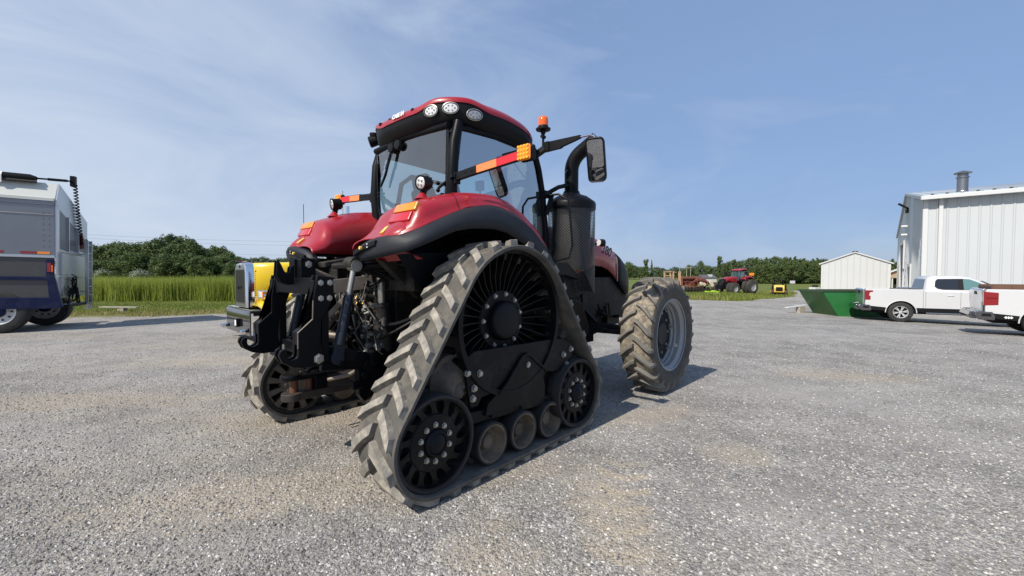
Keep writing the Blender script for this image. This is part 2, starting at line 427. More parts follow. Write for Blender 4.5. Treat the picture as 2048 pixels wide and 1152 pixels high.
# ---- front wheels
def front_wheel(s):
    X, Z, Rt = 3.105, .81, .765
    OCF = 1.36
    sd = lambda mb: mb if s < 0 else mb.mirror()
    mb = MB()
    mb.lathe([(.50, 1.17), (.535, 1.155), (.64, 1.125), (.71, 1.135), (.745, 1.16), (.762, 1.22), (.768, 1.36), (.762, 1.50), (.745, 1.56), (.71, 1.585), (.64, 1.595), (.535, 1.565), (.50, 1.55)], (X, 0, Z), (0, -1, 0), 96, caps=False)
    hub = MB()
    hub.lathe([(.05, 1.31), (.20, 1.32), (.40, 1.335), (.43, 1.345), (.42, 1.36), (.20, 1.362), (.17, 1.41), (.15, 1.43), (.02, 1.43)], (X, 0, Z), (0, -1, 0), 48)
    h = sd(hub).build('front_wheel', mat('grey_wheel_disc', (.018, .02, .023), .5, 0, spec=.25) if s < 0 else bpy.data.materials['grey_wheel_disc'], TR, 30)
    t = sd(mb).build('tyre', TREAD, h, 50)
    side = MB()
    side.lathe([(.500, 1.556), (.54, 1.572), (.60, 1.592), (.65, 1.600), (.70, 1.594), (.725, 1.582)], (X, 0, Z), (0, -1, 0), 96, caps=False)
    sd(side).build('tyre_sidewall', mat('dusty_sidewall', (.062, .058, .05), .8, var=.2, dust=.6, dcol=(.14, .125, .10), dlo=.42, dscale=5) if s < 0 else bpy.data.materials['dusty_sidewall'], h, 50)
    P = lambda t_: (V((X + cos(t_ / Rt) * Rt, Z + sin(t_ / Rt) * Rt)), V((cos(t_ / Rt), sin(t_ / Rt))))
    lm = MB(); NL = 22; pitch = 2 * PI * Rt / NL
    for k in range(NL):
        for flip in (-1, 1):
            t0 = -(k * pitch + (pitch / 2 if flip > 0 else 0))
            st = [(-.01, -.035, 0), (.06, .0, 0), (.12, .048, 0), (.18, .10, -.006), (.215, .135, -.025), (.235, .15, -.06), (.238, .16, -.10)]
            lugmesh(lm, [(w, t0 + t_, hb) for w, t_, hb in st], P, 1, flip, .060, .038, .052, -OCF)
    sd(lm).build('tread_lugs', TLUG, t, 25, bevel=.003, seg=1).name = 'tread_lug_pattern'
    rm = MB()
    rm.lathe([(.487, 1.17), (.505, 1.19), (.44, 1.22), (.425, 1.25), (.425, 1.375), (.442, 1.395), (.438, 1.425), (.455, 1.445), (.452, 1.505), (.468, 1.525), (.488, 1.54), (.505, 1.556), (.512, 1.566), (.502, 1.574), (.49, 1.568)], (X, 0, Z), (0, -1, 0), 96, caps=False)
    for k in range(8):
        a = 2 * PI * (k + .2) / 8
        rm.bar((X + cos(a) * .425, -1.37, Z + sin(a) * .425), (X + cos(a) * .39, -1.37, Z + sin(a) * .39), .09, .02, (0, 1, 0))
    sd(rm).build('rim', SILVER, h, 25)
    if s < 0:
        for k in range(8):
            a = 2 * PI * (k + .2) / 8; put_bolt(BOLT, h, X + cos(a) * .405, 1.381, Z + sin(a) * .405, s)
        for k in range(10):
            a = 2 * PI * k / 10; put_bolt(BOLT, h, X + cos(a) * .30, 1.365, Z + sin(a) * .30, s)
        d = MB(); d.box(-.022, .022, -.003, .003, -.05, .05); o = d.build('rim_label', WDECAL, h, 0)
        a = -.52; o.location = (X + cos(a) * .4490, -1.465, Z + sin(a) * .4490); o.rotation_euler = (0, -a + PI / 2, 0)
        o.rotation_euler = Matrix((V((0, 1, 0)), V((cos(a), 0, sin(a))), V((-sin(a), 0, cos(a))))).transposed().to_euler()
front_wheel(-1); front_wheel(1)

# ---- fenders
CROWN = [(-1.04, 1.965), (-.97, 2.03), (-.92, 2.085), (-.85, 2.235), (-.81, 2.26), (-.6, 2.335), (-.4, 2.39), (-.15, 2.42), (.05, 2.42), (.2, 2.385), (.4, 2.30), (.6, 2.17), (.75, 2.02)]
GUP = [(-1.05, 1.94), (-.95, 1.99), (-.8, 2.07), (-.6, 2.16), (-.4, 2.24), (-.15, 2.285), (0, 2.28), (.2, 2.235), (.4, 2.14), (.6, 1.99), (.75, 1.82)]
GLO = [(-1.05, 1.815), (-.95, 1.87), (-.8, 1.94), (-.6, 2.02), (-.4, 2.06), (-.15, 2.07), (0, 2.05), (.2, 1.98), (.4, 1.88), (.6, 1.74), (.75, 1.58)]
def fender(s):
    sd = lambda mb: mb if s < 0 else mb.mirror()
    mb = MB(); rows = []
    XS = [-1.05, -1.03, -1.0, -.97, -.92, -.885, -.85, -.81, -.7, -.6, -.5, -.4, -.3, -.2, -.1, 0, .1, .2, .3, .4, .5, .6, .7, .75]
    for x in XS:
        zc = lerp(CROWN, x); zb = lerp(GUP, x)
        oi = .42 + .12 * ss(-1.0, -.3, x); lo = min(1.88, zb - .05) - .0
        e = ss(-1.05, -.75, x)
        if x < -.96: zc = max(zc, zb)
        row = [(oi, lo), (oi + .015, lo + (zc - lo) * .35), (oi + .05, lo + (zc - lo) * .62), (oi + .12, lo + (zc - lo) * .82), (oi + .22, lo + (zc - lo) * .93), (.78, zc - .008), (.9, zc), (1.03, zc - .004 * e), (1.11, zc - .02 * e), (1.155, zc - .06 * e), (1.175, zb + (zc - zb) * .40), (1.182, zb + .03), (1.20, zb + .012), (1.205, zb)]
        om = lerp([(-1.05, .97), (-1.03, 1.04), (-1.0, 1.09), (-.97, 1.125), (-.92, 1.165), (-.87, 1.19), (-.8, 1.205)], x)
        row = [(o if o < .78 else .78 + (o - .78) * (om - .78) / .425, z) for o, z in row]
        rows.append([(x, -o, z) for o, z in row])
    mb.grid(rows)
    f = sd(mb).build('fender', RED, TR, 60, solid=.012)
    mb = MB(); mb.grid([[(x + .02, y + .03 if -y > .9 else y - .03 if -y < .6 else y, z - .035) for x, y, z in r] for r in rows]); sd(mb).build('fender_liner', BLKP, f, 60)
    mb = MB(); mb.tube([(-.50, -o, z) for o, z in ((.62, 2.33), (.78, 2.364), (.92, 2.371), (1.05, 2.368), (1.13, 2.35), (1.165, 2.31), (1.185, 2.26), (1.207, 2.215))], .0022, 6); sd(mb).build('panel_seam', BLKP, f)
    # raised lip crease along the outer arch
    mb = MB(); mb.tube([(x, -1.172, lerp(GUP, x) + .052) for x in [-.35 + .05 * k for k in range(21)]], [.004 + .010 * ss(0, 5, k) * (1 - .6 * ss(12, 20, k)) for k in range(21)], 8)
    sd(mb).build('fender_crease', RED, f, 60)
    # grey plastic extension
    mb = MB(); rows = []
    rear = [(-1.00, .42, 1.775, 1.80), (-1.03, .47, 1.775, 1.865), (-1.055, .58, 1.78, 1.915), (-1.07, .72, 1.785, 1.945), (-1.075, .86, 1.795, 1.958), (-1.065, .98, 1.81, 1.968), (-1.045, 1.06, 1.825, 1.965)]
    st = []
    for x, o, zl, zu in rear: st.append([(x + .03, o, zu + .004), (x, o, zu - .01), (x - .018, o, zl + (zu - zl) * .62), (x - .012, o, zl + (zu - zl) * .3), (x + .005, o, zl)])
    for x, o1 in ((-1.0, 1.13), (-.94, 1.19), (-.86, 1.22), (-.75, 1.228), (-.6, 1.23), (-.45, 1.23), (-.3, 1.23), (-.15, 1.23), (0, 1.23), (.15, 1.23), (.3, 1.23), (.45, 1.23), (.6, 1.23), (.75, 1.23)):
        zu, zl = lerp(GUP, x), lerp(GLO, x); e = ss(-1.03, -.8, x)
        st.append([(x, o1 - .05, zu + .006), (x, o1 - .01, zu - .004), (x, o1 + .035, zu - .05), (x, o1 + .045, zl + (zu - zl) * .4), (x, o1 + .045, zl)])
    mb.grid([[(a, -b, c) for a, b, c in r] for r in st])
    sd(mb).build('fender_extension', GRY, f, 38, solid=.014)
    # recess with round yellow lamp and switches
    mb = MB(); rc = [(-1.098, .52, 1.84), (-1.112, .64, 1.872), (-1.117, .80, 1.90), (-1.112, .90, 1.918)]
    mb.rings([[(x, -o, z + .022), (x, -o, z - .022), (x + .03, -o, z - .022), (x + .03, -o, z + .022)] for x, o, z in rc])
    sd(mb).build('switch_panel', BLKP, f, 30, bevel=.008)
    mb = MB().cyl((-1.108, -.70, 1.882), (-1.132, -.70, 1.885), .014, n=14)
    sd(mb).build('hitch_switch', YELR, f, 30)
    mb = MB()
    for dz in (-.012, .012): mb.cyl((-1.11, -.80, 1.898 + dz), (-1.122, -.80, 1.898 + dz), .006, n=8)
    sd(mb).build('switch_button', WDECAL, f)
    # tail lamp on the rear slope
    def slope(o, x, up): return (x, -o, lerp(CROWN, x) + up)
    for nm, m, x0, x1, o0, o1, up in (('turn_lamp', AMBER, -.884, -.852, .82, 1.13, .014), ('tail_lamp', REDP, -.924, -.888, .80, 1.10, .012)):
        mb = MB()
        a = V(slope(o0, x0, up)); b = V(slope(o1, x0, up)); c = V(slope(o1, x1, up)); d = V(slope(o0, x1, up))
        n = (b - a).cross(d - a).normalized()
        if n.z < 0: n = -n
        mb.rings([[p - n * .03 for p in (a, b, c, d)], [p + n * .008 for p in (a, b, c, d)], [p + (q - p) * .04 + n * .014 for p, q in ((a, c), (b, d), (c, a), (d, b))]])
        sd(mb).build(nm, m, f, 30, bevel=.006)
    mb = MB(); a = V((-1.0, -.66, lerp(CROWN, -1.0)));
    mb.bar((-1.02, -.86, 1.998), (-.955, -.84, 2.055), .045, .02, (-.7, 0, .7)); sd(mb).build('yellow_reflector', YELR, f)
    # swollen boss by the reflector
    mb = MB(); mb.lathe([(.13, -.02), (.115, .004), (.085, .016), (.04, .022), (.001, .023)], (-.955, -.99, 2.045), (-.62, -.1, .78), 28)
    sd(mb).build('fender_boss', RED, f, 60)
    # work lamp on a stub
    mb = MB(); mb.lathe([(.075, 0), (.05, .02), (.03, .045), (.022, .055)], (-.62, -.85, lerp(CROWN, -.62) - .004), (0, 0, 1), 20)
    sd(mb).build('lamp_foot', RED, f, 60)
    zl = 2.425
    mb = MB(); mb.bar((-.62, -.85, 2.36), (-.60, -.85, zl - .03), .03, .05); mb.cyl((-.60, -.88, zl - .02), (-.60, -.82, zl - .02), .02)
    ax = V((-.93, -.12, -.12)).normalized()
    mb.lathe([(.03, -.075), (.052, -.06), (.06, -.02), (.062, .02), (.066, .03), (.066, .045), (.058, .047), (.055, .035), (.0, .03)], (-.60, -.85, zl + .045), ax, 28)
    for k in range(8):
        a = 2 * PI * k / 8; u = V((0, 0, 1)); w = ax.cross(u).normalized(); u = w.cross(ax)
        q = V((-.60, -.85, zl + .045)) + (u * cos(a) + w * sin(a)) * .056; mb.bar(q - ax * .06, q, .006, .012)
    l = sd(mb).build('work_lamp', BLKP, f, 30)
    mb = MB().lathe([(.054, .036), (.05, .043), (.02, .047), (.001, .048)], (-.60, -.85, zl + .045), ax, 24)
    sd(mb).build('lamp_lens', WLENS, l, 60)
    mb = MB()
    u = V((0, 0, 1)); w = ax.cross(u).normalized(); u = w.cross(ax)
    for a in (.5, 2.1, 3.6, 5.2):
        q = V((-.60, -.85, zl + .045)) + (u * cos(a) + w * sin(a)) * .025; mb.lathe([(.012, .044), (.009, .052)], q, ax, 8)
    sd(mb).build('led_cluster', LED, l)
    return f
fender(-1); fender(1)
# ---- hood, engine, axle
def hoodsec(x, zt, zb, h):
    pts = [(h * .985, zb), (h, zb + (zt - zb) * .25), (h, zb + (zt - zb) * .55), (h * .985, zt - .20), (h * .94, zt - .10), (h * .82, zt - .045), (h * .55, zt - .012), (h * .2, zt), (0, zt)]
    return [(x, -y, z) for y, z in pts] + [(x, y, z) for y, z in pts[::-1][1:]]
ARCH = [(1.35, 1.55), (2.0, 1.60), (2.45, 1.70), (2.75, 1.80), (3.0, 1.785), (3.2, 1.73), (3.4, 1.63), (3.5, 1.55)]
rows = []
for x, zt, h in ((1.35, 2.34, .45), (2.0, 2.345, .47), (2.45, 2.325, .48), (2.75, 2.29, .485), (3.0, 2.245, .488), (3.2, 2.20, .488), (3.4, 2.13, .48), (3.5, 2.085, .472)):
    rows.append(hoodsec(x, zt, lerp(ARCH, x), h))
hood = MB().grid(rows).build('hood', RED, TR, 50, solid=.012)
rows = []
for x, zt, zb, h in ((3.505, 2.085, 1.545, .476), (3.65, 2.03, 1.44, .474), (3.8, 1.94, 1.35, .466), (3.92, 1.83, 1.31, .45), (4.0, 1.71, 1.31, .42), (4.04, 1.60, 1.36, .36), (4.05, 1.52, 1.44, .25)):
    rows.append(hoodsec(x, zt, zb, h))
MB().grid(rows).build('hood_nose', BLKP, hood, 50, solid=.012)
mb = MB(); mb.tube([(3.508, -.478, 1.55), (3.508, -.479, 1.8), (3.505, -.47, 1.9), (3.505, -.44, 1.99)], .007, 6); mb.build('silver_edge_strip', STEEL, hood)
FR = frame((3.19, -.4895, 2.035), (1, 0, -.23), (0, 0, 1))
lettering('380', 'model_number', BLKP, hood, frame((3.13, -.4935, 2.030), (1, 0, -.24), (0, 0, 1)), .205, .001, .12, .003)
lettering('380', 'number_outline', WDECAL, hood, frame((3.133, -.4910, 2.028), (1, 0, -.24), (0, 0, 1)), .205, .001, .12, .013)
mb = MB()
for k in (0, 1): mb.bar((2.85, -.4905, 1.96 - .025 * k), (3.40, -.486, 1.825 - .025 * k), .003, .007)
mb.build('pinstripe', WDECAL, hood)
mb = MB(); mb.cyl((2.72, -.50, 2.12), (2.80, -.58, 2.12), .022); mb.cyl((2.86, -.585, 2.14), (2.76, -.575, 2.14), .058, .05, n=20); l = mb.build('hood_lamp', BLKP, hood)
MB().cyl((2.755, -.575, 2.14), (2.745, -.574, 2.14), .048, n=20).build('lamp_lens', WLENS, l)
mb = MB(); mb.lathe([(.001, -.04), (.055, -.03), (.065, .02), (.04, .05), (.001, .055)], (2.52, -.50, 2.42), (.9, -.3, .2), 20); mb.bar((2.5, -.45, 2.30), (2.52, -.5, 2.40), .02, .03); mb.build('camera_pod', BLKP, hood, 50)
# chassis
mb = MB()
mb.box(-.25, 1.3, -.36, .36, .62, 1.55); mb.box(1.3, 3.0, -.32, .32, .85, 1.75); mb.box(2.6, 3.9, -.22, .22, .72, 1.15); mb.box(3.5, 3.92, -.3, .3, .8, 1.3)
mb.lathe([(.26, -1.06), (.26, -.9), (.2, -.88), (.18, -.45), (.3, -.36), (.3, .36), (.18, .45), (.2, .88), (.26, .9), (.26, 1.06)], (-.10, 0, 1.235), (0, 1, 0), 24)
mb.lathe([(.12, -1.1), (.11, -1.0), (.075, -.9), (.085, -.35), (.16, -.2), (.16, .2), (.085, .35), (.075, .9), (.11, 1.0), (.12, 1.1)], (3.105, 0, .81), (0, 1, 0), 20)
for s in (-1, 1):
    mb.lathe([(.12, -.18), (.15, -.1), (.15, .1), (.12, .18)], (3.105, s * 1.03, .81), (0, 0, 1), 18)
    mb.cyl((3.105, s * .95, .81), (3.105, s * 1.17, .81), .2, n=20)
    mb.cyl((2.92, s * .3, .80), (2.92, s * .98, .80), .028); mb.cyl((2.92, s * .32, .80), (2.92, s * .62, .80), .045)
    mb.bar((2.92, s * .98, .80), (3.1, s * 1.03, .80), .06, .06)
mb.box(2.35, 3.75, -.42, .42, .98, 1.62); mb.box(3.7, 3.98, -.40, .40, .92, 1.40); mb.box(1.7, 2.6, -.43, .43, .9, 1.72)
mb.build('chassis', CAST, TR, 30, bevel=.015)
mb = MB()
rnd = random.Random(8)
for k in range(9):
    y = -.36 - .01 * k; mb.tube([(2.5 + .1 * k, y, 1.1 + .05 * (k % 3)), (2.8 + .06 * k, y - .03, 1.0), (3.0, y + .02, .92 + .02 * k)], .016, 6)
mb.box(1.25, 2.35, -.75, -.42, .72, 1.02)
for x in (1.9, 2.3): mb.bar((x, -.42, 1.25), (x + .08, -.72, .95), .03, .14)
mb.tube([(1.95, -.62, 1.02), (2.05, -.66, 1.30), (2.18, -.66, 1.38), (2.30, -.62, 1.02)], .018, 8)
mb.build('engine_line', BLK, TR, 40)
# right hand step, tank and platform under the exhaust
mb = MB()
mb.prism([(.95, 1.62), (1.28, 1.76), (1.62, 1.58), (1.62, 1.38), (1.35, 1.36), (.95, 1.42)], 'xz', -1.00, -.5)
mb.prism([(1.30, 1.35), (1.62, 1.36), (1.82, 1.30), (1.98, .95), (1.85, .75), (1.2, .75)], 'xz', -.92, -.45)
mb.build('fuel_tank', BLK, TR, 30, bevel=.02)
mb = MB()
mb.prism([(.95, 1.80), (1.25, 1.80), (1.52, 1.63), (1.52, 1.60), (1.2, 1.66), (.95, 1.66)], 'xz', -1.08, -.82)
mb.tube([(1.12, -1.10, 1.66), (1.12, -1.14, 1.46), (1.36, -1.14, 1.42), (1.36, -1.10, 1.60)], .012, 6)
mb.build('step_bracket', BLK, TR, 30, bevel=.01)
# exhaust
def perf_metal():
    m, nt, b, N, L = newmat('perforated_black_metal')
    tc = N.new('ShaderNodeTexCoord'); vo = N.new('ShaderNodeTexVoronoi'); vo.feature = 'F1'; vo.inputs['Scale'].default_value = 40; vo.inputs['Randomness'].default_value = 0.0
    mp = N.new('ShaderNodeMapping'); mp.inputs['Rotation'].default_value = (0, 0, PI / 4)
    L.new(tc.outputs['UV'], mp.inputs['Vector']); L.new(mp.outputs['Vector'], vo.inputs['Vector'])
    rp = N.new('ShaderNodeMapRange'); rp.inputs['From Min'].default_value = .33; rp.inputs['From Max'].default_value = .40
    L.new(vo.outputs['Distance'], rp.inputs['Value'])
    b.inputs['Base Color'].default_value = (.028, .03, .033, 1); b.inputs['Roughness'].default_value = .38; b.inputs['Metallic'].default_value = .3
    tr = N.new('ShaderNodeBsdfTransparent'); mx = N.new('ShaderNodeMixShader')
    L.new(rp.outputs['Result'], mx.inputs['Fac']); L.new(tr.outputs[0], mx.inputs[1]); L.new(b.outputs[0], mx.inputs[2])
    L.new(mx.outputs[0], N['Material Output'].inputs['Surface']); return m
CX, CY = 1.62, -.87
mb = MB(); rows = []; UVS = []
NA = 48
def can_r(a): return .30 if abs(((a + PI) % (2 * PI)) - PI) > .0 else .30
for iz in range(25):
    row = []
    for k in range(NA + 1):
        a = 2 * PI * k / NA; x, y = CX + .295 * cos(a), CY + .295 * sin(a)
        zb = 1.44 + .42 * ss(.10, -.28, (x - CX)) * 1.0
        z = zb + (2.50 - zb) * iz / 24; row.append((x, y, z))
    rows.append(row)
mb.grid(rows)
can = mb.build('exhaust_heat_shield', perf_metal(), TR, 60)
me = can.data; uv = me.uv_layers.new(name='UVMap')
for lp in me.loops:
    p = me.vertices[lp.vertex_index].co; k = lp.vertex_index % (NA + 1)
    uv.data[lp.index].uv = (2 * PI * k / NA * .295, p.z)
mb = MB(); mb.lathe([(.20, 1.72), (.235, 1.80), (.24, 2.45), (.23, 2.5)], (CX, CY, 0), (0, 0, 1), 36)
mb.build('exhaust_canister', mat('heat_worn_steel', (.10, .098, .095), .45, .5, var=.5, vscale=5, dust=.5, dcol=(.22, .2, .17), dscale=6), can, 50)
mb = MB(); mb.lathe([(.302, 2.47), (.305, 2.53), (.295, 2.56), (.20, 2.63), (.125, 2.655), (.105, 2.675), (.10, 2.70)], (CX, CY, 0), (0, 0, 1), 48)
mb.build('exhaust_cap', BLK, can, 40)
mb = MB(); pts = [(CX, CY, 2.62), (CX, CY, 2.95)]
for k in range(9):
    a = k / 8 * 1.02; pts.append((CX + .15 * .25 * (1 - cos(a)) / .5, CY - .28 * (1 - cos(a)), 2.95 + .28 * sin(a)))
e = pts[-1]; d = V((.08, -.86, .50)).normalized(); pts.append(tuple(V(e) + d * .22))
mb.tube(pts, .087, 24); mb.tube([V(pts[-1]) - d * .002, V(pts[-1]) + d * .004], .079, 24)
mb.build('exhaust_stack', BLK, can, 50)
mb = MB(); mb.lathe([(.0875, 0), (.0895, .0), (.0895, .008), (.0875, .008)], (CX, CY, 2.93), (.2, .5, 1), 24, caps=False); mb.build('pipe_weld', STEEL, can)
mb = MB()   # frame and hoses beside the canister
mb.tube([(1.18, -.78, 2.60), (1.20, -.98, 2.60), (1.24, -1.10, 2.52), (1.26, -1.14, 2.0), (1.22, -1.12, 1.86), (1.10, -1.0, 1.82)], .014, 8)
mb.tube([(1.22, -.76, 2.62), (1.36, -.86, 2.72), (1.5, -.88, 2.76), (1.56, -.87, 2.76)], .026, 10)
mb.tube([(1.20, -.80, 2.38), (1.22, -.84, 2.52), (1.26, -.84, 2.62)], .03, 10)
mb.box(1.16, 1.26, -.82, -.70, 2.58, 2.66)
mb.build('handrail', BLK, TR, 40)
# ---- cab
G = 1.0
cab = MB()
for s in (-1, 1):
    cab.tube([(-.10, s * .60, 2.02), (-.165, s * .69, 2.28), (-.175, s * .72, 2.6), (-.15, s * .725, 2.95), (-.09, s * .72, 3.16)], [.05, .055, .056, .052, .05], 14)
    cab.tube([(-.12, s * .735, 3.10), (.4, s * .75, 3.125), (1.04, s * .75, 3.09)], .035, 8)
    cab.tube([(1.02, s * .75, 3.13), (1.12, s * .75, 2.9), (1.20, s * .745, 2.62), (1.255, s * .74, 2.2), (1.265, s * .735, 1.75)], [.035, .035, .036, .04, .045], 10)
    cab.tube([(1.28, s * .70, 1.72), (.8, s * .74, 1.62), (.4, s * .74, 1.72), (-.1, s * .68, 2.1)], .03, 8)
cab.tube([(-.18, -.68, 3.12), (-.20, 0, 3.14), (-.18, .68, 3.12)], .035, 8)
cab.tube([(-.14, -.6, 2.22), (-.17, 0, 2.24), (-.14, .6, 2.22)], .03, 8)
cab.box(-.14, 1.25, -.62, .62, 1.5, 1.78)
cab.prism([(-.14, 1.7), (-.16, 2.22), (-.05, 2.24), (.35, 1.8)], 'xz', -.6, .6)
CABF = cab.build('cab_frame', BLK, TR, 50)
mb = MB(); mb.prism([(1.06, 3.06), (1.24, 2.62), (1.30, 2.2), (1.31, 1.78), (1.20, 1.75), (1.14, 2.2), (1.07, 2.62), (.93, 3.03)], 'xz', -.722, -.70)
mb = mb.build('pillar_trim', mat('grey_cab_lining', (.10, .105, .105), .6, var=.1), CABF)
# headliner and floor
MB().prism([(-.1, 3.07), (1.0, 3.03), (1.04, 3.10), (-.1, 3.13)], 'xz', -.70, .70).build('headliner', SEAT, CABF)
# side and rear glass
def pane(nm, poly, fn, m, parent):
    mb = MB(); mb.add([fn(*p) for p in poly], [tuple(range(len(poly)))]); return mb.build(nm, m, parent, 0, recalc=False)
SIDE = [(-.12, 2.2), (-.135, 2.6), (-.11, 2.95), (-.07, 3.07), (.4, 3.10), (1.0, 3.065), (1.1, 2.85), (1.19, 2.55), (1.235, 2.2), (1.245, 1.75), (.8, 1.66), (.4, 1.76), (.1, 2.0)]
for s in (-1, 1):
    pane('side_window', SIDE if s < 0 else SIDE[::-1], lambda x, z, s=s: (x, s * (.742 if z < 3 else .748), z), SGLASS, TR)
mb = MB(); rows = []
for k in range(9):
    y = -.67 + 1.34 * k / 8; b = .025 * (1 - (y / .67) ** 2)
    zb = 2.24 if abs(y) < .5 else 2.24 + (abs(y) - .5) * 1.2
    rows.append([(-.175 - b + .03 * (1 - t), y * (.9 + .1 * min(1, t * 4)), zb + (3.11 - zb) * t) for t in (0, .1, .25, .5, .75, 1)])
rw = mb.grid(rows).build('rear_window', GLASS, TR, 60)
mb = MB()   # ceramic border of the rear window, bottom corners
for s in (-1, 1):
    mb.add([(-.182, s * .675, 2.46), (-.182, s * .55, 2.22), (-.205, s * .1, 2.235), (-.205, s * .1, 2.275), (-.187, s * .5, 2.27), (-.187, s * .625, 2.48), (-.187, s * .645, 3.1), (-.182, s * .68, 3.1)], [tuple(range(8))])
mb.build('glass_border', BLKP, rw, 0, recalc=False)
for s in (1,):
    for z in (2.58, 2.62): MB().cyl((-.19, .61, z), (-.205, .61, z), .013, n=12).build('hinge_bolt', BLKP, rw)
mb = MB(); rows = []
for k in range(9):
    y = -.72 + 1.44 * k / 8; b = .22 * (1 - (y / .72) ** 2)
    rows.append([(1.28 + b, y, 1.78), (1.265 + b, y, 2.2), (1.20 + b * .95, y, 2.62), (1.12 + b * .85, y, 2.9), (1.04 + b * .7, y, 3.08)])
mb.grid(rows).build('windscreen', CGLASS, TR, 60)
# door frame seen through the cab, left side
mb = MB(); mb.tube([(.15, .735, 1.8), (.12, .735, 2.4), (.2, .735, 2.8), (.35, .735, 2.92), (.9, .735, 2.9)], .03, 8)
mb.tube([(.5, .72, 2.2), (.62, .71, 2.42), (.78, .71, 2.2)], .018, 8); mb.build('door_frame', BLKP, CABF)
# interior
mb = MB(); mb.box(.05, .60, -.28, .22, 2.02, 2.2); s_ = mb.build('seat', SEAT, TR, 40, bevel=.05)
mb = MB(); mb.bar((.10, -.03, 2.16), (-.04, -.03, 2.62), .42, .12, (1, 0, 0), .36, .1); mb.build('seat_backrest', SEAT, s_, 40, bevel=.05)
mb = MB(); mb.bar((-.03, -.03, 2.60), (-.06, -.03, 2.76), .26, .09, (1, 0, 0)); mb.build('headrest', SEAT, s_, 40, bevel=.035)
mb = MB(); mb.box(.1, .7, -.50, -.32, 2.24, 2.36); mb.bar((.66, -.42, 2.3), (.80, -.38, 2.62), .05, .05); mb.tube([(.9, -.55, 2.05), (.86, -.52, 2.35), (.80, -.5, 2.42), (.74, -.5, 2.34)], .02, 8); mb.build('armrest_console', BLKP, TR, 40, bevel=.02)
mb = MB(); mb.bar((.86, -.40, 2.66), (.90, -.36, 2.92), .03, .20, (.3, 1, 0)); mb.tube([(.80, -.40, 2.45), (.87, -.38, 2.7)], .018, 8); mo = mb.build('monitor', BLKP, TR, 40, bevel=.008)
mb = MB(); ax = V((-.35, 0, .94)).normalized(); c = V((1.13, -.06, 2.735)); w = V((0, 1, 0)); u = w.cross(ax)
mb.tube([c + u * .2 * cos(2 * PI * k / 32) + w * .2 * sin(2 * PI * k / 32) for k in range(33)], .016, 8, False)
for a in (PI / 2, PI + .5, -.5): mb.bar(c - ax * .02, c + u * .2 * cos(a + PI) + w * .2 * sin(a + PI), .04, .02)
mb.cyl(c - ax * .05, c + ax * .01, .06); mb.tube([c - ax * .05, c - ax * .35 + V((.15, 0, 0)), (1.28, -.08, 1.8)], .05, 10); mb.build('steering_wheel', BLKP, TR, 40)
mb = MB(); mb.box(1.10, 1.16, -.66, -.55, 2.62, 2.92); o = mb.build('cab_mirror', BLKP, TR, 40, bevel=.02)
mb = MB(); mb.tube([(1.08, -.6, 2.8), (.98, -.55, 2.92), (.9, -.5, 3.05)], .008, 6); mb.build('mirror_stay', BLKP, o)
mb = MB(); mb.box(.70, .76, -.20, -.09, 2.68, 2.80); mb.cyl((.73, -.15, 2.6), (.73, -.15, 2.7), .012); mb.build('display_unit', BLKP, TR, 40, bevel=.015)
# roof
def ring(z, a, b, cx=.45, n=3.0, N=96, rise=0):
    r = []
    for k in range(N):
        x, y = sup(a, b, n, k, N); xx = cx + x
        r.append((xx, y, z - .085 * ss(.35, 1.25, xx) - .06 * max(0, xx - 1.0) + .062 * rise * ss(.3, .58, abs(y)) * ss(.25, -.05, xx)))
    return r
RF = [ring(3.10, .58, .735), ring(3.115, .64, .77), ring(3.15, .705, .815), ring(3.20, .752, .85), ring(3.24, .765, .858, rise=.6), ring(3.28, .768, .86, rise=1)]
mb = MB().rings(RF); roofb = mb.build('cab_roof', BLKP, TR, 50)
RR = [ring(3.281, .764, .856, rise=1), ring(3.281, .778, .868, rise=1), ring(3.31, .78, .87, rise=1), ring(3.35, .758, .848, rise=.8), ring(3.392, .69, .79, rise=.5), ring(3.42, .55, .64, rise=.2), ring(3.435, .3, .35)]
mb = MB().rings(RR); rr = mb.build('roof_cap', RED, roofb, 50)
for y in (-.26, .16, .36): MB().box(-.318, -.29, y - .015, y + .015, 3.318, 3.348).build('roof_slot', BLKP, rr, 0)
lettering('CASE IH', 'maker_nameplate', WDECAL, rr, frame((-.337, -.04, 3.325), (0, -1, 0), (.12, 0, 1)), .060, .002, 0, .003)
def roof_lamp(x, y, z, nrm, lit):
    n = V(nrm).normalized(); w = V((0, 0, 1)).cross(n).normalized(); u = n.cross(w)
    def el(a, b, h, N=32): return [V((x, y, z)) + w * a * cos(2 * PI * k / N) + u * b * sin(2 * PI * k / N) + n * h for k in range(N)]
    mb = MB().rings([el(.080, .056, -.05), el(.080, .056, .004), el(.078, .053, .014), el(.072, .047, .010), el(.070, .045, -.0)])
    l = mb.build('roof_work_lamp', BLKP, roofb, 40)
    mb = MB().rings([el(.071, .046, .004), el(.068, .043, .010), el(.04, .026, .013)]); mb.build('lamp_lens', WLENS if lit else mat('unlit_lamp_lens', (.38, .39, .40), .2, .3, coat=.4), l, 50)
    mb = MB().rings([el(.083, .058, .0, 40), el(.083, .058, .012, 40), el(.077, .051, .015, 40), el(.077, .051, .0, 40)], False); mb.build('lamp_bezel', STEEL, l, 40)
    mb = MB()
    for a, b in ((.042, .0), (-.042, 0), (.019, .022), (-.019, .022), (.019, -.022), (-.019, -.022)):
        mb.lathe([(.011, .009), (.009, .015), (.003, .016)], V((x, y, z)) + w * a + u * b, n, 10)
    mb.build('led_cluster', LED, l)
roof_lamp(-.262, -.51, 3.272, (-1, -.32, -.08), True)
roof_lamp(-.165, -.69, 3.280, (-1, -.85, -.05), True)
roof_lamp(.03, -.818, 3.235, (-.50, -1, -.08), False)
